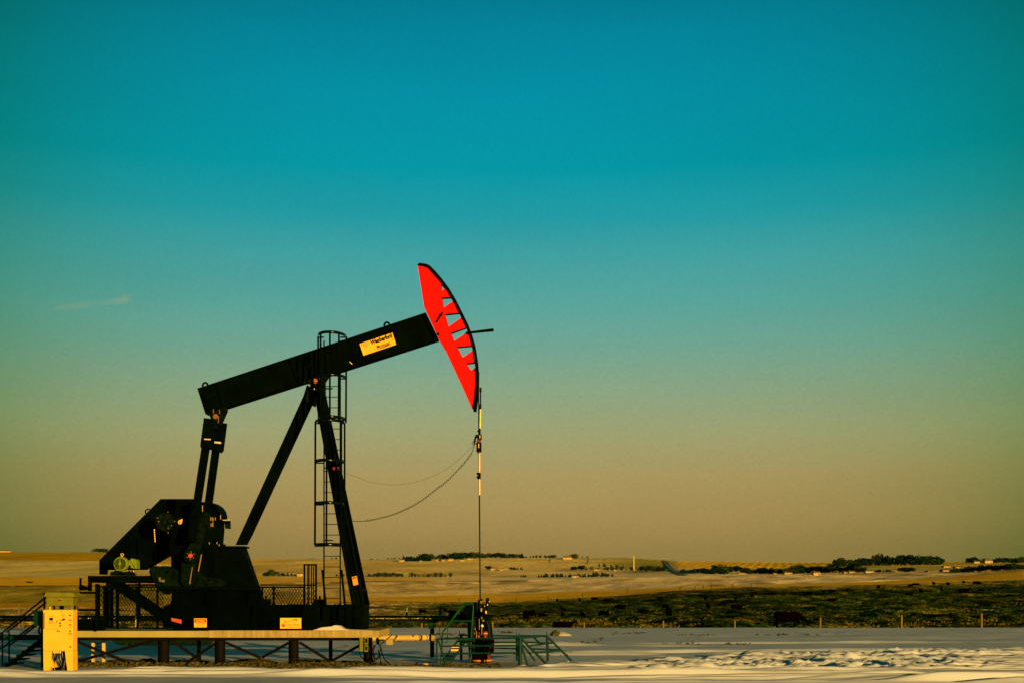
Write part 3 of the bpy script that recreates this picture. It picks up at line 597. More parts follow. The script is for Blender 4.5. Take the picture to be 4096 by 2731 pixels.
# motor
c = P(zm, 665, 480, -.62); rad = 190/6.534*35.38/F
m = MB().tube([c, c+Vector((0,.03,0)), c+Vector((0,.20,0)), c+Vector((0,.42,0))], [rad*.93, rad, rad*.96, rad*.62], 40, 0, True)
m.ppoly(zm, [(880,385),(920,385),(920,520),(890,520)], -.5, .2)
moo = m.build('motor', MOT, pj)
m = MB().disc(c+Vector((-.01,-.004,0)), rad*.80, .012, 1, 36)
cc = c+Vector((-.01,-.012,0))
for k in range(-8, 9):
    z_ = k*rad*.088; hw_ = math.sqrt(max(0, (rad*.76)**2-z_*z_)); m.box(cc.x-hw_, cc.x+hw_, cc.y, cc.y+.006, cc.z+z_-.0018, cc.z+z_+.0018, 0)
m.box(cc.x-.008, cc.x+.008, cc.y-.005, cc.y+.001, cc.z-rad*.78, cc.z+rad*.78, 0).disc(cc+Vector((0,-.012,0)), rad*.2, .01, 0, 16)
m.build('fan_grille', [MOT, INK], moo)
m = MB().ppoly(zm, [(932,345),(960,342),(1060,365),(1085,400),(1090,605),(1045,605),(935,580)], -.45, .3); m.add([P(zm,925,385,-.455), P(zm,935,385,-.455), P(zm,1052,605,-.455), P(zm,1040,605,-.455)], [(3,2,1,0)], 1); m.build('terminal_box', [MOT, INK], moo)
ce = P(zm, 710, 242, -.35); m = MB().tube([ce+Vector((.038*math.cos(t),0,.038*math.sin(t))) for t in [2*math.pi*k/16 for k in range(17)]], .011, 6).bar(ce+Vector((0,0,-.035)), ce+Vector((0,0,-.09)), .03); m.build('lifting_eye', BRS, moo)
for a_ in ([(405,690),(500,680),(510,650),(600,665),(655,690),(668,785),(390,785)], [(740,690),(850,680),(960,680),(985,785),(722,785)]):
    blk(MB().ppoly(zm, a_, -.62, .3), 'motor_foot', moo, BLK2)
m = MB().tube([P(zm,1000,610,-.4), P(zm,1000,770,-.4)], .035, 8).tube([P(zm,885,520,-.45), P(zm,890,640,-.45), P(zm,930,780,-.5)], .016, 6).bar(P(zm,1000,768,-.4), P(zm,1100,768,-.4), .02); blk(m, 'motor_cable', moo, BLK2)
MB().tube([P(zm,1005,655,-.43), P(zm,1005,705,-.43)], .02, 8).build('cable_gland', BRS, moo)
# ladder and cage
YL = -1.0
ld = MB()
for px in (1296, 1361): ld.bar(W(px, 1362, YL), W(px, 2480, YL), .032, .05)
y = 1502.
while y < 2405: ld.tube([W(1296, y, YL), W(1361, y, YL)], .012, 6); y += 42.4
for yy in (1553, 1870, 2160): ld.bar(W(1296,yy,YL), W(1330,yy,-.5), .03).bar(W(1361,yy,YL), W(1363,yy,-.6), .03)
lo = blk(ld, 'ladder', pj)
for xa, xb, ya in ((1285,1301,2277), (1362,1379,2277)):
    dxx = 14; m = MB().ppoly(idt, [(xa,ya),(xa+6,ya),(xa+6+dxx,2418),(xa-1+dxx,2418)], -1.05, .12); blk(m, 'ladder_stay', lo)
cx_ = [(1346,1329,56,.08), (1511,1329,56,.08), (1677,1329,54,.08), (1690,1320,58,.08), (1848,1321,58,.09), (2015,1320,58,.09), (2180,1319,59,.10)]
for (yy, xc, hw, bh) in cx_:
    rx = hw*(YL-CY)/F; c = W(xc, yy, YL); pts = [c+Vector((-rx*math.cos(t), -.62*math.sin(t), 0)) for t in [math.pi*k/16 for k in range(17)]]
    pts = [c+Vector((-rx,.0,0))]+pts[1:-1]+[c+Vector((rx,0,0))]
    mv = []; 
    for p in pts: mv += [p+Vector((0,0,-bh/2)), p+Vector((0,0,bh/2))]
    nrm = [(p-c) for p in pts]; mi = []
    for p in pts:
        q = p-(p-c).normalized()*.008; mi += [q+Vector((0,0,-bh/2)), q+Vector((0,0,bh/2))]
    n = len(pts); fs = []
    for i in range(n-1):
        a0 = 2*i; fs += [(a0, a0+2, a0+3, a0+1), (2*n+a0+1, 2*n+a0+3, 2*n+a0+2, 2*n+a0), (a0+1, a0+3, 2*n+a0+3, 2*n+a0+1), (a0+2, a0, 2*n+a0, 2*n+a0+2)]
    m = MB().add(mv+mi, fs, 0, True); m.bar(c+Vector((-rx,0,-.02)), W(1296,yy,YL)+Vector((0,0,-.02)), .06, .03, up=(0,0,1)).bar(c+Vector((rx,0,-.02)), W(1361,yy,YL)+Vector((0,0,-.02)), .06, .03, up=(0,0,1))
    m.build('cage_hoop', BLKG, lo)
for (t, ya, yb, xca, hwa, xcb, hwb) in [(t,1346,1690,1329,56,1329,54) for t in (0,.28,.52,.72,1)]+[(t,1690,2180,1320,58,1319,59) for t in (0,.16,.5,.84,1)]:
    def hp(yy, xc, hw):
        rx = hw*(YL-CY)/F; return W(xc, yy, YL)+Vector((-(rx+.004)*math.cos(math.pi*t), -.628*math.sin(math.pi*t), 0))
    blk(MB().bar(hp(ya,xca,hwa), hp(yb,xcb,hwb), .05, .014), 'cage_bar', lo)
# ------------------------------------------------------------------ polished rod and its carrier (hangs on the bridle)
rdt = thing('polished_rod', 'thin steel rod with brass top hanging from the red horse head into the wellhead', 'pump rod', W(1921, 2410, 0))
z7 = lambda x, y: (1780+x/2.24, 1500+y/2.24)
MB().tube([P(z7,308,1070,0), W(1921,2410,0)], .021, 8).build('lower_rod', mat('dark_rod', (.001,.016,.006), .5, .1), rdt)
MB().tube([P(z7,308,690,0), P(z7,309,1072,0)], .026, 8).build('bright_rod', BRS, rdt)
MB().tube([P(z7,317,300,0), P(z7,313,480,0)], .028, 8).build('rod_top', BRS, rdt)
m = MB().tube([P(z7,318,110,0), P(z7,318,150,0)], .032, 8).tube([P(z7,318,150,0), P(z7,317,260,0)], .02, 8).tube([P(z7,317,258,0), P(z7,316,305,0)], .032, 8); m.build('rod_extension', BLK2, rdt)
m = MB().pbox(*z7(299,475), *z7(318,530), -.1, .2).pbox(*z7(290,492), *z7(300,504), -.08, .1).pbox(*z7(290,528), *z7(327,570), -.14, .28).pbox(*z7(281,600), *z7(325,680), -.16, .32).pbox(*z7(299,680), *z7(310,705), -.04, .08); m.build('carrier_bar', BLK2, rdt)
MB().pbox(*z7(284,574), *z7(319,600), -.1, .2).build('load_cell', DRED, rdt)
m = MB().pbox(*z7(299,612), *z7(306,650), -.17, .01).cut().pbox(*z7(309,535), *z7(316,563), -.15, .01); m.build_each('polished_face', BRS, rdt)
m = MB().pbox(*z7(292,870), *z7(319,926), -.1, .2).disc(P(z7,291,880,-.05), .03, .1, 0, 8).disc(P(z7,291,912,-.05), .03, .1, 0, 8); m.build('rod_clamp', BLK2, rdt)
m = MB().tube([P(z7,272,548,-.05), P(z7,290,545,-.05)], .05, 8).bar(P(z7,273,550,-.05), P(z7,262,615,-.05), .05).tube([P(z7,270+20*math.cos(t)-8,605+18*math.sin(t),-.05) for t in [2*math.pi*k/14 for k in range(14)]], .008, 5); m.build('cable_bracket', BLK2, rdt)
def bez(pts, n):
    out_ = []; P_ = [pts[0]]+pts+[pts[-1]]
    for i in range(1, len(P_)-2):
        for k in range(n):
            t = k/n; p0, p1, p2, p3 = (Vector(q) for q in P_[i-1:i+3])
            out_.append(.5*((2*p1)+(-p0+p2)*t+(2*p0-5*p1+4*p2-p3)*t*t+(-p0+3*p1-3*p2+p3)*t**3))
    out_.append(Vector(pts[-1])); return out_
cp = [(1897,1778),(1884,1815),(1846,1863),(1790,1921),(1741,1959),(1690,1998),(1637,2029),(1580,2054),(1515,2072),(1455,2083),(1410,2083)]
path = bez([W(x, y, -.1-.35*(1897-x)/490) for x, y in cp], 42)
L_ = 0; hel = []
for i, p in enumerate(path):
    if i: L_ += (path[i]-path[i-1]).length
    on = 1 if (40 < i < len(path)-45) else 0
    d = (path[min(i+1, len(path)-1)]-path[max(0, i-1)]).normalized(); a_ = Vector((0,1,0)); b_ = d.cross(a_)
    t = L_/.066*2*math.pi; hel.append(p+(a_*math.cos(t)+b_*math.sin(t))*.020*on)
one(MB().tube(hel, .0085, 5), 'coiled_cable', BLK, 'dark coiled signal cable sagging from the rod carrier to the pump jack leg', 'cable')
th = [(1897,1780),(1880,1793),(1820,1850),(1776,1881),(1730,1903),(1672,1924),(1600,1936),(1550,1937),(1480,1926),(1430,1908),(1379,1889),(1350,1876)]
one(MB().tube(bez([W(x, y, -.1-.6*(1897-x)/547) for x, y in th], 6), .0048, 5), 'guy_wire', mat('thin_wire', (.06,.06,.01)), 'hair-thin wire sagging above the coiled cable', 'wire')
# ------------------------------------------------------------------ foundation
fd = thing('pump_foundation', 'long concrete slab on black steel piles carrying the pump jack', 'foundation', W(925, 2650, -1.4))
q0 = W(309, 2520, -1.5); q1 = W(1516, 2520, -1.5); zb_ = W(0, 2548, -1.5).z
MB().box(q0.x+3.6, q1.x, -1.5, 1.35, zb_, SLT).build('slab', CON, fd)
m = MB().box(q0.x-.1, q0.x+3.597, -1.49, 1.3, zb_+.006, SLT-.012); m.build('steel_deck', mat('cream_beam', (.27,.24,.06), .7, var=.12, scale=2, stretch=(1,1,.3)), fd)
m = MB().poly([W(x, y, -1.2) for x, y in ((1255,2518),(1290,2507),(1330,2503),(1343,2498),(1360,2500),(1378,2512),(1400,2516),(1500,2518))], -1.42, -.97)
m.v = [(x, y, max(z, SLT+.002)) for x, y, z in m.v]; m.build('snow_patch', SNW, fd)
m = MB().pbox(309, 2548, 1442, 2560, -1.42, .2).pbox(309, 2548, 1442, 2560, 1.05, .2); m.build('steel_beam', PIL, fd)
def pile(x0, x1, Y): 
    a_ = W(x0, 2560, Y); b_ = W(x1, 2560, Y); m = MB().tube([Vector(((a_.x+b_.x)/2, Y, -.1)), Vector(((a_.x+b_.x)/2, Y, zb_-.001))], (b_.x-a_.x)/2, 20)
    return m
for x0, x1 in ((632,677), (859,901), (1154,1195), (1454,1490)): pile(x0, x1, -1.15).build('pile', PIL, fd)
for x0, x1 in ((791,804), (1317,1330)):
    a_ = W(x0, 2560, 1.1); b_ = W(x1, 2560, 1.1); MB().box(a_.x, b_.x, 1.0, 1.12, -.1, zb_-.03).build('pile', PIL, fd)
for (p, q) in ((z1(625,1235),z1(1040,1407)), (z1(1265,1215),z1(630,1390)), (z1(1360,1215),z1(1610,1385)), (z1(1725,1250),z1(1515,1392)), (z2(405,1240),z2(690,1365)), (z2(910,1245),z2(700,1360)), (z2(1000,1240),z2(1235,1385)), (z2(1480,1265),z2(1265,1385))):
    MB().bar(W(*p, -1.3), W(*q, -1.1), .075, .05).build('brace', PIL, fd)
# ------------------------------------------------------------------ safety fence round the pump
YF = -1.56
def strands(mb, x0, y0, x1, y1, Y, sp_m=.085, wd=.011):
    a_ = W(x0, y1, Y); b_ = W(x1, y0, Y); wx = b_.x-a_.x; h = b_.z-a_.z; k = -h
    sl_ = .62
    s_ = -h*sl_
    while s_ < wx:
        for dr in (1, -1):
            xA = s_; xB = s_+h*sl_; zA, zB = 0, h
            if xA < 0: zA = -xA/sl_; xA = 0
            if xB > wx: zB = h-(xB-wx)/sl_; xB = wx
            if zB > zA+.01:
                if dr == 1: p = Vector((a_.x+xA, Y, a_.z+zA)); q = Vector((a_.x+xB, Y, a_.z+zB))
                else: p = Vector((b_.x-xA, Y+.006, a_.z+zA)); q = Vector((b_.x-xB, Y+.006, a_.z+zB))
                mb.bar(p, q, wd, .005)
        s_ += sp_m
    return mb
sf = thing('safety_fence', 'black wire mesh guard fence standing on the slab in front of the pump jack', 'fence', W(800, 2515, YF))
strands(MB(), 383, 2352, 800, 2508, YF).build('mesh_panel', BLK, sf)
strands(MB(), 804, 2352, 1214, 2508, YF).build('mesh_panel', BLK, sf)
m = MB().pbox(381, 2343, 1218, 2350, YF-.01, .05).pbox(381, 2507, 1218, 2512, YF-.01, .05).pbox(470, 2334, 655, 2341, 1.3, .05).pbox(1040, 2335, 1262, 2341, 1.3, .05); m.build('rail', BLK, sf)
for px, pw in ((381,9),(412,9),(463,8),(469,5),(545,8),(625,7),(727,6),(873,6),(1045,6),(1092,6),(1212,9)):
    MB().pbox(px, 2340 if px < 480 else 2346, px+pw, 2513, YF-.02, .06).build('fence_post', BLK, sf)
m = MB().pbox(1214, 2256, 1219, 2515, YF-.03, .1).pbox(1260, 2254, 1266, 2515, YF-.03, .1).pbox(1214, 2254, 1266, 2260, YF-.03, .1)
for x in (1229, 1234, 1244, 1252): m.pbox(x, 2260, x+3.5, 2510, YF-.01, .04)
m.build('gate_leaf', BLK, sf)
strands(MB(), 1219, 2345, 1260, 2508, YF).build('mesh_panel', BLK, sf)
strands(MB(), 1070, 2345, 1210, 2420, 1.3).build('mesh_panel', BLK, sf)
MB().pbox(1090, 2342, 1096, 2420, 1.28, .05).build('fence_post', BLK, sf)
strands(MB(), 383, 2340, 655, 2420, 1.3).build('mesh_panel', BLK, sf)
# signs hanging on the fence
def sign(x0, y0, x1, y1, Y, name, label, fill):
    a_ = W(x0, y1, Y); b_ = W(x1, y0, Y); m = MB().box(a_.x, b_.x, Y, Y+.012, a_.z, b_.z)
    wx, wz = b_.x-a_.x, b_.z-a_.z
    q = lambda u, v, e=.003: Vector((a_.x+u*wx, Y-e, a_.z+(1-v)*wz))
    fill(m, q, wx, wz); return one(m, name, [SGN, INK, INR, INT], label, 'sign')
def rect(m, q, u0, v0, u1, v1, mi, e=.003): m.add([q(u0,v1,e), q(u1,v1,e), q(u1,v0,e), q(u0,v0,e)], [(0,1,2,3)], mi)
def danger(m, q, wx, wz):
    rect(m, q, .04, .08, .96, .46, 1, .002)
    n = 14; pts = []
    for k in range(n+1): t = math.pi/2+math.pi*k/n; pts.append(q(.17+.10*math.cos(t), .27-.16*math.sin(t), .004))
    for k in range(n+1): t = -math.pi/2+math.pi*k/n; pts.append(q(.83+.10*math.cos(t), .27-.16*math.sin(t), .004))
    m.add(pts, [tuple(range(len(pts)))], 2)
    m.text('DANGER', q(.15,.38,.006), (1,0,0), (0,0,1), wx*.70, wz*.22, 0, 0, .02)
    m.text('AUTOMATIC PUMPING', q(.09,.61,.004), (1,0,0), (0,0,1), wx*.82, wz*.085, 1)
    m.text('UNIT. MAY START', q(.17,.76,.004), (1,0,0), (0,0,1), wx*.66, wz*.085, 1)
    m.text('WITHOUT WARNING', q(.13,.91,.004), (1,0,0), (0,0,1), wx*.74, wz*.085, 1)
dn = sign(776.5, 2471.5, 826.5, 2507, YF-.05, 'danger_sign', 'small sign reading DANGER on red with black lines below, on the mesh fence', danger)
def company(m, q, wx, wz):
    m.add([q(.565,.14), q(.70,.115), q(.81,.13), q(.815,.25), q(.75,.20), q(.66,.165)], [(5,4,3,2,1,0)], 1)
    m.add([q(.19,.30), q(.25,.36), q(.33,.39), q(.42,.405), q(.36,.43), q(.20,.41)], [(0,1,2,3,4,5)][::1], 1)
    m.add([q(.36,.37), q(.48,.26), q(.56,.21), q(.66,.22), q(.56,.27), q(.47,.35), q(.40,.38)], [(6,5,4,3,2,1,0)], 3)
    m.text('LIGHTSTREAM', q(.20,.305,.004), (1,0,0), (0,0,1), wx*.60, wz*.06, 1)
    m.add([q(.155,.48), q(.05,.685), q(.155,.89), q(.265,.685)], [(0,1,2,3)], 2)
    m.add([q(.155,.53,.005), q(.12,.60,.005), q(.155,.655,.005), q(.19,.60,.005)], [(0,1,2,3)], 0)
    rect(m, q, .11, .68, .205, .70, 0, .005)
    m.text('LICENSE', q(.55,.515,.004), (1,0,0), (0,0,1), wx*.16, wz*.035, 1)
    m.text('SURF: 4-18-38-2 W5', q(.36,.64,.004), (1,0,0), (0,0,1), wx*.55, wz*.08, 1)
    m.text('DH: 100/01-08-039-02W5', q(.32,.76,.004), (1,0,0), (0,0,1), wx*.62, wz*.08, 1)
    m.text('24HR EMERGENCY PH 1-866-633-7888', q(.31,.92,.004), (1,0,0), (0,0,1), wx*.63, wz*.05, 1)
cs = sign(1120.5, 2469.5, 1205, 2512, YF-.05, 'well_sign', 'wide yellow well sign with a red diamond and a black swoosh logo', company)
rs = MB().ppoly(z1, [(1375,1042),(1458,1058),(1458,1090),(1378,1068)], YF-.04, .01); one(rs, 'red_flag_tape', mat('faded_red', (.42,.05,.015), .8, var=.3, scale=30), 'faded red strip tied to the mesh left of the DANGER sign', 'marker strip')
# ------------------------------------------------------------------ control cabinet
YC = -3.7
cb = thing('control_cabinet', 'bright yellow pump control cabinet on two tapered legs with cables hanging between them', 'cabinet', W(240, 2681, YC))
zk = lambda x, y: (150+x/4.356, 2340+y/4.356)
def kb(m, x0, y0, x1, y1, Y, dep, mi=0): return m.pbox(*zk(x0,y0), *zk(x1,y1), Y, dep, mi)
m = MB(); kb(m, 98, 430, 615, 1140, YC, .34); cbo = m.build('cabinet_body', CRM, cb)
bv = cbo.modifiers.new('b', 'BEVEL'); bv.width = .008; bv.segments = 2
m = MB(); kb(m, 92, 423, 613, 434, YC-.02, .37); m.build('drip_edge', CRM, cbo)
m = MB(); kb(m, 122, 482, 395, 755, YC-.012, .01); dr = m.build('access_door', CRM, cbo)
m = MB(); kb(m, 108, 478, 119, 757, YC-.015, .012); kb(m, 119, 755, 350, 758, YC-.014, .012); m.build('hinge', GRN, cbo)
m = MB(); kb(m, 205, 558, 269, 610, YC-.02, .008); m.build('display', mat('screen_glass', (.004,.02,.012), .2, .5), dr)
m = MB(); kb(m, 192, 628, 280, 655, YC-.016, .003); m.build('warning_label', mat('label_orange', (.75,.22,.02)), dr)
m = MB(); random.seed(4)
for (x0, x1, y, wt) in ((180,290,531,5),(170,305,690,5),(215,265,658,3),(398,440,448,3),(398,440,460,3),(415,470,498,3),(415,466,510,3),(415,470,522,3),(415,495,533,3)):
    x = x0
    while x < x1:
        ww = random.uniform(8, 20); kb(m, x, y-wt*.5, min(x+ww, x1), y+wt*.5, YC-.0145, .002); x += ww+3.5
    m.cut()
for x0, x1, y in ((533,600,833),(543,588,855)):
    x = x0
    while x < x1: kb(m, x, y-5, x+8, y+5, YC-.004, .003); x += 11
    m.cut()
m.build_each('printed_line', INK, cbo)
m = MB()
for y in (602, 684): kb(m, 543, y-8, 595, y+8, YC-.004, .003, 0)
for y0 in (612, 695):
    for k in range(5): kb(m, 550, y0+k*9, 590, y0+k*9+4, YC-.004, .003, 1)
m.build('caution_label', [DRED, INT], cbo)
m = MB()
for x, y in ((566,519),(568,794),(571,1068)): m.disc(P(zk,x,y,YC-.03), .017, .03, 0, 12).cut()
kb(m, 335, 785, 385, 800, YC-.02, .02); m.build_each('latch', INK, cbo)
m = MB().disc(P(zk,455,590,YC-.04), .03, .04, 1, 16).bar(P(zk,455,590,YC-.045), P(zk,392,614,YC-.045), .012)
m.build('switch_handle', [INK, mat('switch_red', (.25,.01,.01))], cbo)
m = MB(); 
for x, y in ((393,655),(393,702)): m.ppoly(zk, [(x-8,y-12),(x+13,y-13),(x+9,y+12),(x-13,y+9)], YC-.03, .03).cut()
m.ppoly(zk, [(330,615),(345,613),(342,640),(335,636)], YC-.03, .03); m.build_each('push_button', INK, cbo)
MB().ppoly(zk, [(102,1142),(243,1142),(232,1260),(285,1432),(207,1425),(203,1484),(106,1484)], YC, .34).build('leg', CRM, cb)
MB().ppoly(zk, [(478,1142),(617,1142),(619,1488),(522,1488)], YC, .34).build('leg', CRM, cb)
for i, pts in enumerate(([(262,1150),(255,1260),(262,1340),(290,1420),(300,1480)], [(292,1150),(300,1260),(272,1330),(300,1420)], [(318,1150),(310,1250),(290,1380),(310,1470)], [(355,1150),(350,1260),(365,1350),(420,1430),(440,1485)], [(392,1150),(395,1240),(420,1350),(455,1400),(460,1485)], [(430,1150),(440,1250),(425,1350),(470,1440),(500,1380),(512,1340)], [(455,1150),(458,1290),(430,1360),(400,1300)])):
    MB().tube(bez([P(zk,x,y,YC+.1+.03*i) for x, y in pts], 6), .022 if i < 5 else .028, 8).build('cable', BLKG, cb)
m = MB()
for x in (288, 320, 357, 395): m.tube([P(zk,x,1143,YC+.12), P(zk,x,1178,YC+.12)], .022, 8).cut()
m.build_each('cable_gland', BRS, cb)
kb(MB(), 205, 1425, 520, 1490, YC+.25, .08).build('skid_plate', BLK, cb)
# hooded box behind
YH = -3.15
hb = thing('transformer_box', 'olive green hooded electrical box on posts, rising behind the yellow cabinet', 'electrical box', W(235, 2672, YH))
kb(MB(), 158, 196, 618, 350, YH, .32).build('box_body', OLV, hb)
MB().ppoly(zk, [(145,120),(612,120),(675,202),(104,196)], YH-.09, .012).build('hood', OLV, hb)
m = MB(); a0 = P(zk,612,118,YH-.08); a1 = P(zk,678,204,YH-.1)
m.add([a0, a1, a1+Vector((0,.6,0)), a0+Vector((0,.5,0)), a0-Vector((.02,0,.0)), a1-Vector((.02,0,0)), a1+Vector((-.02,.6,0)), a0+Vector((-.02,.5,0))], [(0,1,2,3),(7,6,5,4),(0,4,5,1),(3,2,6,7),(1,5,6,2),(0,3,7,4)])
m.add([P(zk,145,118,YH-.08), P(zk,612,118,YH-.08), a0+Vector((0,.5,0)), P(zk,145,118,YH-.08)+Vector((0,.5,0))], [(0,1,2,3)]); m.build('hood_side', OLV, hb)
kb(MB(), 360, 248, 413, 270, YH-.005, .004).build('red_label', DRED, hb)
m = MB(); kb(m, 153, 350, 198, 1400, YH+.02, .06); kb(m, 580, 350, 622, 1400, YH+.02, .06); m.build('post', OLV, hb)
m = MB()
for x in (218, 282, 395, 425, 447): kb(m, x-10, 350, x+10 if x < 400 else x+2, 460, YH+.1, .05).cut()
m.build_each('conduit', BLK, hb); kb(MB(), 203, 365, 233, 420, YH+.06, .03).build('pale_fitting', YEL, hb)
kb(MB(), 625, 198, 655, 480, YH+.2, .06).build('rear_post', BLK, hb)
# side box
YS = -3.2
sbx = thing('junction_cabinet', 'small dark green box on a post at the left of the yellow cabinet', 'electrical box', W(155, 2670, YS))
m = MB().pbox(*z1(272,988), *z1(342,1108), YS, .25); m.build('box_body', GRN, sbx)
m = MB().tube(bez([P(z1,325,1108,YS+.1), P(z1,312,1140,YS+.1), P(z1,318,1170,YS+.1), P(z1,340,1185,YS+.1)], 6), .03, 8); m.build('conduit', BLKG, sbx)
m = MB().pbox(*z1(328,1108), *z1(340,1440), YS+.15, .06); m.build('post', BLK, sbx)
# ------------------------------------------------------------------ access stairs on the left
st = thing('access_stairs', 'black steel stairs with double pipe handrails climbing right to the slab behind the yellow cabinet', 'stairs', W(90, 2665, -2.2))
YA, YB = -2.3, -1.5
for Y in (YA, YB):
    MB().ppoly(z1, [(25,1435),(345,1190),(345,1240),(75,1435)], Y, .05).build('stringer', BLK, st)
m_st = []
for k in range(6):
    t = k/6; p = P(z1, 60+290*t, 1415-205*t, YA); MB().box(p.x-.12, p.x+.14, YA+.05, YB, p.z-.02, p.z+.02).build('step', BLK, st)
def rail(name, pts, Y, r=.024, m=BLK, par=st): return MB().tube([P(z1,x,y,Y) for x, y in pts], r, 8).build(name, m, par)
rail('handrail', [(-60,1170),(15,1165),(350,890),(372,878)], YA); rail('handrail', [(50,1160),(372,918)], YB)
rail('handrail', [(-60,1288),(15,1285),(290,1085)], YA); rail('handrail', [(75,1265),(300,1098)], YB)
rail('rail_post', [(20,1160),(20,1430)], YA); rail('rail_post', [(73,1155),(73,1400)], YB); rail('rail_post', [(356,840),(356,1230)], YA)
rail('rail_post', [(772,770),(772,1150)], -1.6, .03)
rail('platform_rail', [(480,842),(765,842)], -1.7, .03); rail('platform_rail', [(610,980),(765,980)], -1.7, .03)
m = MB().pbox(*z1(-120,1178), *z1(345,1222), -.6, .1); m.build('landing_beam', GRN, st)
m = MB().pbox(*z1(620,1060), *z1(790,1150), -1.4, .6); m.build('tank_box', BLK, st)
# ------------------------------------------------------------------ pipes
YP = 1.55
pl = thing('flow_pipe', 'long shiny clad pipe running behind the pump jack at knee height', 'pipe', W(1000, 2630, YP))
m = MB(); a_ = W(-900, 2471, YP); b_ = W(1789, 2472, YP); m.tube([a_, b_], .088, 24); m.build('pipe', STL, pl)
m = MB()
for px in list(range(1500, 1790, 40))+[20, 60, 320, 345]: q = W(px, 2471.5, YP); m.tube([q, q+Vector((.012,0,0))], .0905, 24)
m.build('pipe_band', BLK, pl)
m = MB().pbox(1720, 2482, 1736, 2628, YP-.08, .14).pbox(1712, 2476, 1748, 2490, YP-.12, .26); m.build('support_post', BLK, pl)
MB().pbox(1713, 2488, 1732, 2512, YP-.13, .06).build('bracket', GRN, pl)
p2 = thing('insulated_pipe', 'pale yellow insulated pipe low over the snow right of the slab', 'pipe', W(1630, 2625, 1.6))
m = MB().tube([W(1440, 2551, 1.6), W(1728, 2548, 1.6)], .087, 24); m.build('pipe', YEL, p2)
m = MB().tube([W(1726,2549,1.5), W(1741,2549,1.5)], .10, 16).pbox(1545, 2550, 1572, 2577, 1.0, .06); m.build('end_cap', CON, p2)
tk = thing('storage_tank', 'long cream horizontal tank with rounded end lying on the snow under the slab', 'tank', W(700, 2580, 11))
q = W(443, 2541, 11); q2 = W(870, 2541, 11); r_ = .365; prof = [(0,.02),(.03,.4),(.1,.7),(.2,.9),(.34,1),(1,1)]
pts = [Vector((q.x+t*1.3, 11, q.z)) for t, s_ in prof]+[Vector((q2.x-.3,11,q.z)), Vector((q2.x,11,q.z))]; rr_ = [r_*s_ for t, s_ in prof]+[r_, r_*.3]
MB().tube(pts, rr_, 28).build('tank_body', YEL, tk)
for x in (502, 528, 785): MB().pbox(x, 2570, x+9, 2583, 10.7, .6).build('saddle', CRM, tk)
sl_ = thing('short_ladder', 'short cream ladder with two rails leaning under the slab near the yellow cabinet', 'ladder', W(392, 2650, -.6))
for x in (366, 408):
    m = MB(); m.pbox(x, 2561, x+11, 2646, -.6, .08); m.build('ladder_rail', YEL, sl_)
m = MB()
for y in (2568, 2583, 2600, 2622): m.pbox(376, y, 409, y+4, -.58, .04).cut()
m.build_each('rung', BLK, sl_)
# ------------------------------------------------------------------ junction boxes at the slab corner
YJ = -1.75
jb = thing('junction_boxes', 'two small olive junction boxes and looping black cables at the right end of the slab', 'electrical box', W(1465, 2650, YJ))
m = MB().pbox(*z2(1478,1200), *z2(1512,1310), YJ, .1); m.build('box', OLV, jb)
for y0, y1 in ((1200,1255),(1262,1315)):
    b2 = MB().pbox(*z2(1522,y0), *z2(1550,y1), YJ, .1).build('box', OLV, jb); MB().pbox(*z2(1528,y0+10), *z2(1546,y1-12), YJ-.005, .006).build('cover', INK, b2)
MB().pbox(*z2(1475,1205), *z2(1482,1300), YJ-.01, .03).pbox(*z2(1512,1225), *z2(1520,1320), YJ-.01, .03).build('conduit', BLK, jb)
for pts in ([(1480,1300),(1485,1340),(1510,1370),(1530,1400)], [(1550,1300),(1600,1420)], [(1610,1260),(1590,1330),(1610,1370),(1640,1340),(1650,1280),(1630,1250)], [(1600,1260),(1580,1330),(1600,1390),(1660,1330),(1645,1260)], [(1650,1270),(1680,1370),(1735,1420)], [(1630,1290),(1650,1380),(1645,1425)], [(1600,1330),(1600,1400),(1590,1430)], [(1645,1260),(1700,1215),(1740,1180)]):
    MB().tube(bez([P(z2,x,y,-1.7) for x, y in pts], 6), .014, 6).build('cable', BLK, jb)
m = MB().ppoly(z2, [(1612,1215),(1622,1200),(1634,1205),(1640,1240),(1632,1260),(1618,1255)], -1.72, .1); m.build('plug', BLK, jb)
# ------------------------------------------------------------------ wellhead
wh = thing('wellhead', 'black wellhead stack with red casing flanges standing below the pump rod', 'wellhead', W(1921, 2651, 0))
zh = lambda x, y: (1850+x/4.9, 2350+y/4.9)
def cyl(m, x0, x1, ya, yb, Y=0, mi=0, n=28):
    p = P(zh,(x0+x1)/2,ya,Y); q = P(zh,(x0+x1)/2,yb,Y); return m.tube([p, q], (x1-x0)/2/4.9*(Y-CY)/F, n, mi)
cs_ = cyl(MB(), 178, 552, 1295, 1405).build('casing_head', DRED, wh)
m = MB(); cyl(m, 165, 566, 1405, 1425); m.build('casing_rim', SGO, cs_); m = MB(); cyl(m, 172, 552, 1426, 1475); m.build('casing_foot', RST, cs_)
m = MB()
for x, w_ in ((355,28),(445,45),(205,20)): kb2 = m.pbox(*zh(x,1290), *zh(x+w_,1400), -.50, .3).cut()
m.build_each('stud', BLK, wh)
m = MB().tube([P(zh,x,y,0) for x, y in ((360,1300),(360,1080),(365,960),(380,700),(375,580),(360,500),(352,420))], [r/4.9*36/F for r in (190,192,178,160,140,105,40)], 24); m.build('lagging', BLK, wh)
m = MB().tube([P(zh,x,y,-.15) for x, y in ((455,640),(500,740),(510,950),(520,1290))], [.10,.11,.13,.14], 12).tube([P(zh,x,y,-.1) for x, y in ((215,560),(190,760),(200,980),(210,1290))], [.12,.14,.14,.13], 12); m.build('lagging_fold', BLK2, wh)
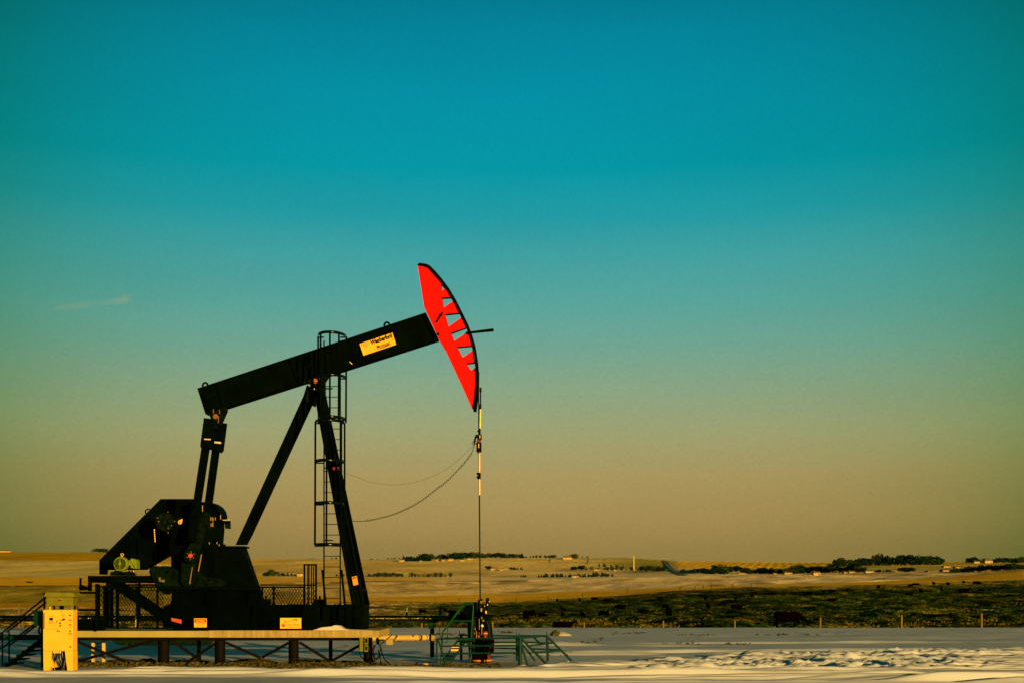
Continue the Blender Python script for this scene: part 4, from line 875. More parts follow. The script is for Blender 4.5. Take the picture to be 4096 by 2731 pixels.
m = MB(); cyl(m, 268, 345, 870, 985, -.3); cyl(m, 400, 490, 850, 970, -.3); m.build('red_flange', DRED, wh)
MB().pbox(*zh(415,880), *zh(495,900), -.62, .04).build('flange_face', SGO, wh)
MB().ppoly(zh, [(385,705),(420,745),(390,778),(362,740)], -.55, .01).build('placard', mat('pale_placard', (.55,.55,.2)), wh)
m = MB()
for x0, y0, x1, y1 in ((268,840,277,980),(325,605,334,815),(372,785,384,920),(370,565,385,605),(391,625,425,655),(243,768,254,822),(232,880,248,900)): m.pbox(*zh(x0,y0), *zh(x1,y1), -.54, .03).cut()
m.build_each('brass_fitting', BLT, wh)
m = MB(); cyl(m, 300, 375, 230, 480, -.02); cyl(m, 330, 395, 215, 245, -.02); cyl(m, 315, 415, 320, 420, 0); m.build('stuffing_box', BLK2, wh)
m = MB(); cyl(m, 352, 384, 395, 462, -.2); cyl(m, 348, 368, 255, 300, -.2); m.build('stuffing_bolt', BLT, wh)
m = MB().tube([P(zh,380,490,-.05), P(zh,440,440,-.05), P(zh,490,425,-.05)], .035, 8).tube([P(zh,492,430,-.05), P(zh,492,240,-.05)], .05, 10); cyl(m, 458, 525, 195, 262, -.05); cyl(m, 470, 522, 290, 350, -.05); cyl(m, 408, 455, 335, 400, -.05); m.build('side_valve', BLK2, wh)
m = MB(); cyl(m, 440, 474, 447, 502, -.15).cut(); cyl(m, 480, 500, 312, 345, -.2).cut(); cyl(m, 515, 535, 255, 275, -.1).cut(); cyl(m, 425, 440, 345, 365, -.2); m.build_each('valve_body', BRS, wh)
m = MB(); cyl(m, 212, 288, 275, 560, .05); cyl(m, 285, 300, 305, 335, -.1); m.tube([P(zh,200,350,.1), P(zh,150,330,.1), P(zh,130,420,.1), P(zh,130,520,.1)], [.10,.11,.16,.14], 14).disc(P(zh,120,455,-.1), .16, .3, 0, 20); m.tube([P(zh,160,560,.1), P(zh,180,700,.1), P(zh,150,880,.1)], [.12,.12,.08], 12); m.build('pump_body', BLK, wh)
m = MB().tube([W(1789,2471,YP), W(1812,2466,1.3), W(1830,2476,1.0), W(1850,2470,.7), W(1880,2472,.3), W(1905,2475,0)], [.05,.09,.13,.12,.14,.16], 14).disc(W(1815,2458,.9), .14, .3, 0, 18).disc(W(1856,2462,.5), .15, .3, 0, 18).tube([W(1800,2455,1.1), W(1800,2490,1.1)], .03, 8); m.build('flow_manifold', BLK, wh)
m = MB().pbox(*zh(545,1000), *zh(620,1110), -.35, .3).ppoly(zh, [(575,1100),(622,1100),(612,1238),(590,1225)], -.3, .12); so2 = m.build('side_outlet', BLK2, wh)
m = MB().pbox(*zh(622,1014), *zh(678,1026), -.3, .05).pbox(*zh(615,1080), *zh(624,1225), -.35, .1); m.build('red_handle', DRED, so2)
MB().tube(bez([W(x, y, .5) for x, y in ((1749,2497),(1758,2512),(1760,2540),(1768,2566),(1783,2568),(1790,2555),(1790,2480))], 6), .009, 6).build('hose', BLK, wh)
# ------------------------------------------------------------------ green service platform with stairs
gp = thing('service_platform', 'bright green steel platform with steps and a tall bent handrail left of the wellhead', 'stairs', W(1830, 2652, -.9))
def gt(name, pts, Y, r=.023, m=GRL, Y2=None):
    return MB().tube([P(zw, x, y, Y if Y2 is None else Y+(Y2-Y)*i/(len(pts)-1)) for i, (x, y) in enumerate(pts)], r, 8).build(name, m, gp)
gt('handrail', [(170,1190),(180,1000),(195,700),(340,500),(480,300),(530,240),(560,235),(675,245),(678,300),(655,640),(622,1165)], -.9)
gt('handrail', [(205,690),(360,490),(500,300),(545,258),(670,262)], .0, .02)
gt('mid_rail', [(345,512),(655,518)], -.9, .018); gt('mid_rail', [(350,528),(655,526)], 0, .014, GRN)
gt('stringer', [(430,832),(205,1130)], -.9, .025, GRN); gt('stringer', [(552,845),(320,1165)], -.1, .025, GRN)
gt('brace', [(575,850),(632,912)], -.85, .03, GRN)
m = MB().pbox(*zw(430,806), *zw(640,826), -.95, .9).pbox(*zw(420,826), *zw(640,848), -.97, .04); m.build('platform_deck', GRL, gp)
for (x0, x1, ya) in ((330,455,925), (262,365,1038), (195,345,1085)):
    a_ = P(zw, x0, ya, -.9); b_ = P(zw, x1, ya, -.9)
    if ya == 925: MB().ppoly(zw, [(342,924),(450,926),(456,945),(440,984),(330,984),(326,968)], -.93, .02).build('step_plate', mat('orange_plate', (.95,.50,.03), .7, var=.1, scale=20), gp)
    else: MB().box(a_.x, b_.x, -.9, -.2, a_.z-.12, a_.z-.03).build('step', GRN, gp)
gt('leg', [(640,830),(618,1165)], -.1, .03, GRN)
# ------------------------------------------------------------------ green cattle guards
def guard(label, bars, loc):
    g = thing('guard_rail', label, 'guard rail', loc, 'green pipe guard rails round the wellhead')
    for nm, p, q, Ya, Yb, r in bars: MB().tube([P(zw,*p,Ya), P(zw,*q,Yb)], r, 10).build(nm, GRN, g)
    return g
F1, B1 = -1.9, 1.0
guard('green guard panel in front of the wellhead, three rails and a slanted left brace',
 [('rail',(120,795),(1400,783),F1,F1,.026), ('rail',(165,912),(1420,900),F1,F1,.024), ('rail',(205,1028),(1450,1016),F1,F1,.024), ('post',(107,795),(105,1240),F1,F1,.024),
  ('brace',(125,800),(265,1247),F1-.02,F1-.1,.027), ('post',(1408,775),(1412,1205),F1,F1,.055), ('brace',(1422,860),(1530,1212),F1,F1-.05,.028), ('post',(1398,700),(1410,800),F1,F1,.012)], W(1900, 2664, F1))
guard('green pipe guard panel passing behind the wellhead, three rails between two posts',
 [('rail',(470,738),(1360,752),B1,B1,.026), ('rail',(500,852),(1370,852),B1+.05,B1,.022), ('rail',(900,940),(1370,950),B1,B1,.022), ('post',(485,740),(490,1130),B1,B1,.04), ('brace',(480,745),(560,830),B1,B1,.024),
  ('post',(1352,685),(1354,760),B1,B1,.012), ('post',(465,672),(466,740),B1,B1,.012)], W(1950, 2642, B1))
guard('green guard panel at the far right end, its longest leg slanting outward',
 [('rail',(1365,748),(1840,756),B1,B1,.028), ('post',(1368,745),(1372,1150),B1,B1,.05), ('post',(1838,760),(1848,1165),B1,B1,.04), ('brace',(1840,760),(2238,1162),B1,B1,.034), ('rail',(1505,852),(1918,864),B1,B1,.026),
  ('rail',(1600,955),(2036,967),B1,B1,.026), ('brace',(1430,860),(1648,1140),B1-.5,B1-.3,.028), ('post',(1832,680),(1834,760),B1,B1,.012)], W(2200, 2646, B1))
guard('green guard panel at the right, nearer the camera, one long slanting leg',
 [('rail',(1420,782),(1700,760),F1,B1,.028), ('brace',(1425,790),(1838,1202),F1,F1,.034), ('rail',(1570,900),(1915,866),F1,B1,.024), ('rail',(1650,1012),(2036,976),F1,B1,.024), ('brace',(1640,782),(1735,884),F1+1,F1+1.3,.028)], W(2150, 2660, F1))
# ------------------------------------------------------------------ loose ground things
random.seed(11)
def rock(mb, c, r, m=0):
    vs = []; n = 7
    for lat in (-.5, .35, ):
        for k in range(n):
            t = 2*math.pi*k/n+lat; q = r*random.uniform(.7, 1.15)*math.cos(lat); vs.append((c[0]+q*math.cos(t)*1.2, c[1]+q*math.sin(t), c[2]+r*.6*math.sin(lat)*random.uniform(.8, 1.3)))
    vs.append((c[0]+random.uniform(-.2,.2)*r, c[1], c[2]+r*random.uniform(.5, .8)))
    fs = [(k, (k+1) % n, n+(k+1) % n, n+k) for k in range(n)]+[(n+k, n+(k+1) % n, 2*n) for k in range(n)]
    mb.add(vs, fs, m)
g1 = MB()
for k in range(2600):
    px = random.uniform(300, 1560); Y = random.gauss(-1.45, .42); p = W(px, 2650, Y); hgt = max(0, .10-abs(Y+1.3)*.09)
    if vn(p.x*.5, 2)+.5 < random.random()*.9: continue
    rock(g1, (p.x, Y, random.uniform(0, hgt)), abs(random.gauss(.014, .014))+.009, 0 if random.random() < .75 else 1)
for k in range(260):
    px = random.uniform(1560, 2010); Y = random.gauss(-1.5, .45); p = W(px, 2650, Y); rock(g1, (p.x, Y, .01), abs(random.gauss(.02, .02))+.01, random.choice((0,1)))
tag(g1.build('gravel', [GVL, DRT]), kind='stuff')
def mound(mb, x, y, rx, ry, h, seed=0, m=0, n=24):
    vs = []; rings = 6
    for i in range(rings+1):
        f = i/rings
        for k in range(n):
            t = 2*math.pi*k/n; q = 1+.35*float(vn(math.cos(t)*2+seed, math.sin(t)*2+seed*.7)); vs.append((x+rx*f*q*math.cos(t), y+ry*f*q*math.sin(t), (h*(1-f*f)*(1+.6*float(vn(math.cos(t)*3*f+seed, math.sin(t)*3*f)))) if i < rings else -.03))
    fs = [(i*n+k, (i+1)*n+k, (i+1)*n+(k+1) % n, i*n+(k+1) % n) for i in range(rings) for k in range(n)]
    mb.add(vs, fs, m, True)
def gp_(px, py): d = F*EYE/(py-HZ); return ((px-2048)*d/F, CY+d)
bank = MB()
for px, w_, h_, sd in ((480,90,.10,1),(590,60,.12,2),(760,120,.09,3),(1010,110,.12,4),(1240,100,.10,5),(1400,90,.07,6),(350,60,.07,7)):
    x, y = gp_(px, 2650); mound(bank, x, y+.1, w_/140, .5, h_, sd)
tag(bank.build('gravel_bank', DRT), kind='stuff')
cl_ = MB()
spots = [(1385,2582,8),(1560,2560,6),(1600,2563,5)]
for (x0, x1, y, n) in ((1745,1860,2534,26),(1780,1880,2548,14),(1965,2050,2526,14),(2440,2590,2529,26),(2700,2880,2535,30),(2990,3140,2531,30),(3160,3400,2533,22),(2250,2420,2566,16),(2400,2420,2552,4),(1640,1700,2590,8),(2900,3000,2573,14),(1790,1960,2548,12),(1960,2200,2620,14),(3050,3300,2538,18),(2100,2300,2610,12),(2650,2800,2572,10)):
    for k in range(n): spots.append((random.uniform(x0, x1), y+random.gauss(0, 2.5), random.uniform(1.5, 6)))
for px, py, s_ in spots:
    x, y = gp_(px, py); r = s_*(y-CY)/F; mound(cl_, x, y, r*1.3, r*1.8, r*.5, random.random()*50, 0, 9)
tag(cl_.build('dirt_clods', DRT), kind='stuff')
x, y = gp_(2222, 2538); mm_ = MB(); mound(mm_, x, y, .30, .4, .22, 5, 0); mound(mm_, x+.28, y+.1, .50, .5, .12, 9, 1)
one(mm_, 'dirt_mound', [mat('dry_clump', (.06,.06,.008), .95, .05, var=.8, scale=9), SNW], 'lone mound of dry earth half covered with snow behind the green guard rails', 'mound')
for i, (px, py, s_) in enumerate(((960,2692,.2),(1340,2689,.12),(290+0,2690,.10),(1700,2656,.16),(2090,2660,.14),(2550,2640,.2),(2270,2645,.12),(2200,2660,.2))):
    x, y = gp_(px, py); m = MB(); mound(m, x, y, s_*.8, s_*.7, s_*.22, i*3.1); tag(m.build('snow_clump', SNW), kind='structure')
# ------------------------------------------------------------------ fence posts
def post(px, yt, yb, d, wpx=9, label=None, grp='weathered wooden fence posts along the pasture'):
    c = (px-2048)*d/F; zt = EYE+(HZ-yt)*d/F; zg = float(land_z(px, d)); r = wpx/2*d/F
    m = MB().tube([(c, CY+d, zg-.1), (c+random.uniform(-.02,.02), CY+d, zt)], [r, r*.9], 8)
    return one(m, 'fence_post', WOO, label, 'post', grp)
lab = ['first', 'second', 'third', 'fourth', 'fifth', 'sixth', 'seventh', 'eighth', 'ninth', 'tenth', 'eleventh', 'twelfth', 'thirteenth', 'fourteenth', 'fifteenth', 'sixteenth', 'seventeenth', 'eighteenth', 'nineteenth', 'twentieth']
for i, (px, yt, ww) in enumerate(((90,2482,7),(1687,2490,7),(1970,2485,8),(2337,2486,7),(2653,2481,8),(2939,2480,8),(3280,2468,9),(3605,2459,10),(3926,2452,11))):
    post(px, yt, 2508, 80, ww, lab[i]+' wooden post from the left along the near edge of the pasture')
post(75, 2415, 2455, 96, 7, 'short grey wooden post seen between the left edge and the stair rails', None)
c, d = ground(1627, 2462)
mp_ = thing('marker_post', 'dark pipeline marker with bright green cap beyond the shiny pipe', 'marker', c)
MB().tube([c, c+Vector((0,0,1.15))], .16, 12).build('post', BLK, mp_); MB().tube([c+Vector((0,0,1.15)), c+Vector((0,0,1.42)), c+Vector((0,0,1.5))], [.17,.17,.08], 12).build('cap', mat('marker_green', (.01,.35,.08)), mp_)
MB().tube([c+Vector((0,0,.85)), c+Vector((0,0,.98))], .165, 12).build('band', CRM, mp_)
c, d = ground(1761, 2470); m = MB().tube([c, c+Vector((0,0,.6)), c+Vector((.03,0,1.5)), c+Vector((0,0,2.0))], [.20,.24,.22,.06], 10); one(m, 'dark_post', BLK, 'thick black stump post beyond the pipe beside the leftmost cattle', 'post')
for i in range(9):      # faint far fence
    px = 1700+i*13; c, d = ground(px, 2432-i*1.0); one(MB().bar(c, c+Vector((0,0,1.0)), .05), 'fence_post', BRK, 'one of the small posts in the faint far fence above the pipe', 'post', 'posts of the faint far fence')
for i in range(12):
    px = 1640+i*6; c, d = ground(px, 2450-i*.7); one(MB().bar(c, c+Vector((0,0,.8)), .04), 'fence_post', BRK, 'one of the thin stakes beside the green-capped marker', 'post', 'thin stakes by the marker')
for px, py in ((1740,2400),(1836,2402),(2065,2402),(2190,2396),(2330,2385),(2510,2371),(2720,2358),(2780,2357),(2815,2353),(2845,2350),(2930,2347),(3005,2345)):
    c, d = ground(px, py+2); one(MB().bar(c, c+Vector((0,0,1.6)), .25), 'fence_post', BRK, 'one of the widely spaced posts on the line between pasture and orange stubble', 'post', 'posts of the pasture boundary')
# ------------------------------------------------------------------ cattle
def remesh(mb, name, vox, sm=2):
    o = mb.build('tmp_'+name, COW); r = o.modifiers.new('r', 'REMESH'); r.mode = 'VOXEL'; r.voxel_size = vox
    s_ = o.modifiers.new('s', 'SMOOTH'); s_.iterations = sm; s_.factor = .5
    bpy.context.view_layer.update(); dg = bpy.context.evaluated_depsgraph_get()
    me = bpy.data.meshes.new_from_object(o.evaluated_get(dg)); me.name = name
    for p in me.polygons: p.use_smooth = True
    bpy.data.objects.remove(o); return me
def ell(mb, pts):      # pts: (x, z, half-height, half-width)
    n = 16; rings = []
    for x, z, h, w_ in pts: rings.append([(x, w_*math.cos(2*math.pi*k/n), z+h*math.sin(2*math.pi*k/n)) for k in range(n)])
    vs = [v for r in rings for v in r]; fs = [(i*n+k, i*n+(k+1) % n, (i+1)*n+(k+1) % n, (i+1)*n+k) for i in range(len(rings)-1) for k in range(n)]
    fs += [tuple(range(n))[::-1], tuple((len(rings)-1)*n+k for k in range(n))]; mb.add(vs, fs)
def cow_mesh(kind):
    m = MB(); dz = -.62 if kind == 'lying' else 0
    ell(m, [(-1.12,1.08+dz,.10,.10),(-1.08,1.06+dz,.26,.20),(-.95,1.04+dz,.34,.29),(-.6,.98+dz,.40,.36),(-.2,.93+dz,.44,.41),(.2,.92+dz,.44,.40),(.55,.95+dz,.43,.35),(.8,1.0+dz,.36,.27),(1.0,1.02+dz,.27,.19),(1.08,1.02+dz,.15,.12)])
    if kind == 'standing':
        m.tube([(.8,0,1.1),(1.15,0,1.22),(1.4,0,1.38)], [.26,.19,.15], 14); m.tube([(1.35,0,1.45),(1.5,0,1.38),(1.68,0,1.22),(1.8,0,1.12)], [.13,.15,.11,.085], 14); hx, hz = 1.42, 1.46
    elif kind == 'lying':
        m.tube([(.8,0,.5),(1.1,0,.62),(1.3,0,.74)], [.24,.18,.14], 14); m.tube([(1.27,0,.80),(1.42,0,.72),(1.6,0,.58),(1.7,0,.5)], [.13,.14,.10,.08], 14); hx, hz = 1.33, .82
    else:
        m.tube([(.75,0,1.08),(1.1,0,.92),(1.38,0,.72),(1.5,0,.60)], [.28,.22,.17,.14], 14); m.tube([(1.48,0,.72),(1.56,0,.60),(1.66,0,.42),(1.72,0,.28)], [.12,.15,.11,.085], 14); hx, hz = 1.46, .76
    for s_ in (1, -1):
        m.tube([(hx,s_*.10,hz),(hx-.04,s_*.22,hz+.02),(hx-.05,s_*.33,hz-.03)], [.05,.065,.03], 8)
    if kind != 'lying':
        for s_, sh in ((1,.08),(-1,-.12)):
            m.tube([(-.88,s_*.2,.98),(-.80+sh*.5,s_*.22,.72),(-.98+sh,s_*.2,.50),(-.95+sh,s_*.19,.28),(-.93+sh,s_*.19,.08),(-.90+sh,s_*.19,0)], [.24,.17,.085,.065,.06,.075], 10)
            m.tube([(.66,s_*.2,.85),(.68-sh,s_*.21,.60),(.70-sh,s_*.2,.38),(.70-sh,s_*.2,.10),(.73-sh,s_*.2,0)], [.20,.12,.085,.06,.075], 10)
        m.tube([(-1.08,0,1.2),(-1.2,0,1.05),(-1.2,0,.7),(-1.18,0,.42),(-1.18,0,.30)], [.06,.045,.035,.06,.03], 8)
        if kind == 'grazing': m.tube([(-.45,0,.6),(-.62,0,.52)], [.12,.06], 8)
    else:
        for s_ in (1, -1): m.tube([(-.8,s_*.3,.16),(-.4,s_*.42,.10),(-.2,s_*.44,.06)], [.22,.12,.06], 8); m.tube([(.6,s_*.2,.15),(.95,s_*.25,.08),(.7,s_*.3,.05)], [.15,.09,.05], 8)
        m.tube([(-1.08,0,.6),(-1.2,.05,.3),(-1.1,.2,.06)], [.05,.04,.04], 8)
    return remesh(m, 'cow_'+kind, .045)
CM = {k: cow_mesh(k) for k in ('standing', 'grazing', 'lying')}
# x, top row, foot row, pose, heading (0 = facing right, 90 = facing away)
cows = [(3152,2441,2508,'grazing',4),
 (2104,2437,2481,'grazing',86),(2128,2436,2474,'grazing',70),(2167,2450,2470,'grazing',40),(2250,2444,2470,'standing',95),(2330,2444,2470,'standing',100),(2255,2427,2440,'lying',120),
 (2252,2489,2506,'lying',2),(2409,2438,2467,'grazing',110),(2430,2440,2466,'standing',80),(2482,2414,2443,'grazing',140),(2568,2434,2459,'grazing',15),(2662,2414,2437,'grazing',120),(2675,2425,2470,'grazing',88),
 (2832,2410,2437,'standing',92),(2947,2413,2433,'lying',10),(3327,2386,2404,'lying',30),
 (1681,2430,2457,'standing',95),(1693,2436,2456,'grazing',50),(1781,2430,2449,'standing',120),(1800,2434,2457,'grazing',80),(1822,2446,2466,'grazing',60),(1858,2450,2474,'lying',10),
 (2229,2391,2408,'standing',92),(2318,2388,2405,'grazing',88),(2377,2386,2402,'grazing',12),(2430,2388,2400,'lying',5),(2640,2382,2393,'lying',60),(2685,2382,2392,'lying',80),(2821,2383,2402,'standing',95),
 (2942,2383,2402,'standing',90),(3008,2371,2388,'grazing',60),(3074,2369,2382,'standing',92),(3088,2367,2382,'standing',88),
 (3231,2364,2379,'lying',5),(3267,2370,2377,'lying',8),(3293,2356,2373,'standing',95),(3327,2355,2374,'grazing',30),(3388,2349,2365,'grazing',75),(3514,2338,2358,'grazing',60),(3642,2334,2350,'grazing',110),(3663,2329,2345,'grazing',10),
 (3684,2351,2370,'standing',92),(3735,2324,2341,'standing',90),(3636,2364,2380,'lying',30),(3766,2345,2363,'standing',70),(3792,2325,2343,'standing',88),(3855,2320,2334,'standing',92),(3857,2338,2367,'lying',15),(3907,2321,2340,'grazing',10),(3923,2352,2362,'lying',20)]
rows_ = {}
for c_ in cows:
    key = 'slope' if c_[0] > 3180 else ('left' if c_[0] < 1950 else ('near' if c_[2] >= 2425 else 'far')); rows_.setdefault(key, []).append(c_)
where = {'slope': 'on the right slope', 'left': 'above the pipe end', 'near': 'in the near row', 'far': 'in the far row'}
view = lambda h: 'side-on' if h < 35 else ('rump to camera' if h < 100 else 'turned left')
for key, lst in rows_.items():
    lst.sort(key=lambda c_: c_[0])
    for i, (px, yt, yb, pose, hd) in enumerate(lst):
        if px == 3152: p, d = ground(px, 2508.0); d = 110.; p = Vector(((px-2048)*d/F, CY+d, float(land_z(px, d))))
        elif px == 2252: d = 84.; p = Vector(((px-2048)*d/F, CY+d, EYE+(HZ-2509)*d/F))
        else: p, d = ground(px, yb)
        hgt = (yb-yt)*d/F; nom = {'standing': 1.52, 'grazing': 1.40, 'lying': .92}[pose]; k = min(1.5, max(.6, hgt/nom))
        o = bpy.data.objects.new('cow', CM[pose]); COL.objects.link(o); o.location = p-Vector((0,0,.05*k)); o.rotation_euler = (0, 0, R(hd)); o.scale = (k, k, k)
        if px == 3152: lb = 'largest cow, dark brown, walking right with lowered head beside the near fence'
        elif px == 2252: lb = 'dark cow lying mostly hidden behind the snow edge, above the dirt mound'
        else: lb = f'{lab[i]} black cow from left {where[key]}, {pose} {view(hd)}'
        tag(o, lb, 'cow', 'cattle spread over the pasture')
# ------------------------------------------------------------------ tussocks in the pasture
random.seed(5); tu = MB(); tm = 0
for k in range(7000):
    px = random.uniform(-300, 4500); d = 84+random.random()**1.6*190; x = (px-2048)*d/F; y = CY+d
    if d < 109 and random.random() < .3: continue
    z = float(land_z(px, d))+.05; h = random.uniform(.06, .20); mi = 0 if random.random() < .5 else (1 if random.random() < .6 else 2)
    for j in range(4):
        t = random.random()*math.pi; w_ = random.uniform(.06, .22); dx, dy = math.cos(t)*w_, math.sin(t)*w_*.6; lx, ly = random.uniform(-.2,.2), random.uniform(-.1,.1); ox, oy = random.uniform(-.4,.4), random.uniform(-.3,.3)
        tu.add([(x+ox-dx,y+oy-dy,z-.15),(x+ox+dx,y+oy+dy,z-.15),(x+ox+lx,y+oy+ly,z+h*random.uniform(.5,1))], [(0,1,2)], mi)
tag(tu.build('dry_grass', [mat('dry_grass_gold', (.085,.065,.006), 1, 0, var=.5), mat('dry_grass_green', (.02,.027,.004), 1, 0, var=.5), mat('dry_grass_dark', (.006,.010,.002), 1, 0)]), kind='stuff')
# ------------------------------------------------------------------ trees
def conifer(h, wd, lo=1):
    m = MB(); m.tube([(0,0,-.5),(0,0,h*.9)], [h*.02, .03], 5, 1)
    nl2 = 11
    for i in range(nl2):
        f = i/nl2; z0 = h*(.06+.9*f); r = wd*(1-f)**.85*random.uniform(.8, 1.15)+.1; n = 9; a0 = random.random()*6
        for k in range(n):
            t = a0+2*math.pi*k/n+random.uniform(-.2,.2); rr = r*random.uniform(.65, 1.15); t2 = .34
            m.add([(0,0,z0+h*.13),(rr*math.cos(t-t2),rr*math.sin(t-t2),z0-h*.01*random.random()),(rr*1.12*math.cos(t),rr*1.12*math.sin(t),z0-h*.03),(rr*math.cos(t+t2),rr*math.sin(t+t2),z0)], [(0,1,2),(0,2,3)], 0)
    return m
def broad(h, wd, n=420, leaf=.5, low=.12):
    m = MB(); m.tube([(0,0,-.5),(wd*.03,0,h*.25),(0,0,h*.6)], [h*.035,h*.025,h*.01], 6, 1)
    cs2 = [(random.uniform(-.6,.6)*wd, random.uniform(-.6,.6)*wd, h*random.uniform(.2,.74), random.uniform(.34,.58)*wd) for _ in range(9)]+[(0,0,h*.45,wd*.6)]
    for c_ in cs2: m.tube([(0,0,h*.2),(c_[0]*.5,c_[1]*.5,(h*.25+c_[2])*.5),(c_[0],c_[1],c_[2])], [h*.014,h*.009,.03], 4, 1)
    for k in range(n):
        c_ = random.choice(cs2); u_ = Vector((random.gauss(0,1), random.gauss(0,1), random.gauss(0,1))).normalized()*c_[3]*random.uniform(.5,1.1)
        p = Vector(c_[:3])+u_
        p.z = max(h*low*random.uniform(.2,1.3), min(h*1.03, p.z)); a_ = Vector((random.gauss(0,1), random.gauss(0,1), random.gauss(0,1))).normalized()*leaf*random.uniform(.6,1.4); b_ = a_.cross(Vector((random.random(),random.random(),random.random())).normalized())
        m.add([p-a_, p+b_*.8, p+a_, p-b_*.8], [(0,1,2,3)], 0)
    return m
def bare(h, wd, n=130):
    m = MB(); m.tube([(0,0,-.5),(0,0,h*.5)], [h*.03,h*.012], 5, 1)
    for k in range(n):
        x0, y0 = random.uniform(-.35,.35)*wd, random.uniform(-.35,.35)*wd; z0 = h*random.uniform(0,.45); t = random.random()*6.28; sp2 = random.uniform(0,.6)*wd
        q = Vector((x0+sp2*math.cos(t), y0+sp2*math.sin(t), min(h, z0+h*random.uniform(.3,.6)))); p = Vector((x0,y0,z0)); w2 = Vector((random.uniform(-1,1), random.uniform(-1,1), 0)).normalized()*.13*h/8
        m.add([p-w2, p+w2, q+w2*.6, q-w2*.6], [(0,1,2,3)], 0)
    return m
random.seed(21)
PR = {}
def proto(kind, mb, mats): me_o = mb.build('p', mats); me = me_o.data; bpy.data.objects.remove(me_o); PR.setdefault(kind, []).append(me)
for _ in range(4): proto('conifer', conifer(10, 3.0), [CNF, BRK])
for _ in range(4): proto('broad', broad(10, 4.4, 560, .6, .05), [LEA, BRK])
for _ in range(3): proto('dark', broad(10, 4.8, 640, .7, .02), [CNF, BRK])
for _ in range(4): proto('bare', bare(10, 4.2, 260), [LEA, BRK])
for _ in range(3): proto('tan', bare(10, 4.2, 240), [LEB, BRK])
NM = {'conifer': 'conifer', 'broad': 'broadleaf_tree', 'dark': 'bushy_tree', 'bare': 'bare_tree', 'tan': 'bare_tree'}
def plant(kind, px, py, hpx, label, grp, depth=None, wk=1):
    if depth: d = depth; p = Vector(((px-2048)*d/F, CY+d, float(land_z(px, d))))
    else: p, d = ground(px, py)
    h = hpx*d/F/10
    o = bpy.data.objects.new(NM[kind], random.choice(PR[kind])); COL.objects.link(o); o.location = p; o.rotation_euler = (0, 0, random.random()*6.28); o.scale = (h*wk, h*wk, h)
    tag(o, label, 'tree', grp)
def row(kinds, x0, x1, y0, y1, h0, h1, n, label, grp, depth=None, wk=1.0, hump=None):
    n = max(2, round(n*.66)); wk *= 1.3; h0 *= 1.12; h1 *= 1.12
    for i in range(n):
        f = (i+random.uniform(.1,.9))/n; px = x0+(x1-x0)*f; py = y0+(y1-y0)*f; h = random.uniform(h0, h1)*(hump(f) if hump else 1)
        plant(random.choice(kinds), px, py, h, label, grp, depth, wk)
row(['dark','broad'], 378, 430, 2207, 2208, 13, 20, 7, 'dense tree in the clump on the left skyline', 'clump on the left skyline', 2290, 1.3)
row(['tan'], 430, 455, 2208, 2208, 9, 13, 2, 'thin tree at the end of the left skyline clump', 'thin trees left skyline')
row(['broad'], 100, 128, 2328, 2330, 6, 8, 3, 'low shrub on the left snowy field', 'shrubs on the left field', None, 2.2)
row(['dark','conifer'], 1052, 1078, 2303, 2303, 15, 18, 3, 'dark tree at the left end of the farm grove', 'left end of farm grove', None, 1.3)
row(['broad'], 1080, 1100, 2303, 2303, 25, 29, 2, 'tallest broadleaf of the farm grove beside the shed', 'tallest of farm grove', None, 1.3)
row(['conifer','dark'], 1104, 1170, 2303, 2303, 11, 18, 8, 'small dark conifer in the farm grove left of the shed', 'conifers of farm grove', None, 1.1)
row(['bare'], 1235, 1262, 2233, 2234, 3, 6, 2, 'tiny tree on the skyline behind the ladder', 'skyline trees behind ladder', 2290, 1.5)
row(['bare'], 1325, 1352, 2240, 2240, 5, 9, 3, 'tiny tree on the skyline right of the ladder', 'skyline trees right of ladder', 2290, 1.5)
row(['bare'], 1345, 1395, 2304, 2305, 9, 14, 5, 'low bare shrub seen between the ladder and the leg', 'shrubs by the leg', None, 1.4)
row(['bare','broad'], 1476, 1618, 2305, 2306, 13, 23, 20, 'bare shrub in the left half of the long thicket', 'left half of the thicket', None, 1.1, lambda f: .7+.4*math.sin(f*3.1))
row(['tan','bare','tan'], 1632, 1803, 2306, 2307, 12, 19, 24, 'bare tan shrub in the right half of the long thicket', 'right half of the thicket', None, 1.1)
row(['conifer','bare'], 1475, 1512, 2238, 2236, 4, 7, 4, 'small tree at the left tail of the ridge trees', 'left tail of ridge trees', 2280, 1.5)
row(['tan','bare'], 1545, 1600, 2229, 2229, 6, 9, 7, 'thin tree in the faint row at the left of the ridge', 'faint ridge row', 2295, 1.3)
row(['conifer','conifer','dark'], 1608, 1722, 2243, 2244, 12, 22, 24, 'dark conifer in the dense ridge grove left of the houses', 'dense ridge grove', 2150, 1.3)
row(['broad','dark'], 1680, 1725, 2236, 2238, 22, 27, 5, 'tall round tree behind the dense ridge grove', 'round trees of ridge grove', 2240, 1.2)
row(['broad','bare'], 1730, 1795, 2236, 2235, 8, 20, 9, 'loose tree among the ridge houses', 'trees among ridge houses', 2260, 1.2)
row(['dark','dark','broad'], 1806, 1845, 2240, 2240, 22, 30, 7, 'big dark tree of the clump right of the ridge houses', 'big dark ridge clump', 2240, 1.3)
row(['broad','dark','bare'], 1848, 2010, 2231, 2228, 15, 26, 28, 'round tree in the long ridge row behind the pump rod', 'long ridge row', 2290, 1.25)
row(['broad','dark','conifer'], 2010, 2098, 2231, 2228, 10, 20, 13, 'tree in the ridge row right of the pump rod', 'ridge row right of rod', 2280, 1.25)
row(['bare','tan','broad'], 2100, 2200, 2227, 2228, 6, 13, 11, 'low tree in the thinning part of the ridge row', 'thinning ridge row', 2290, 1.4)
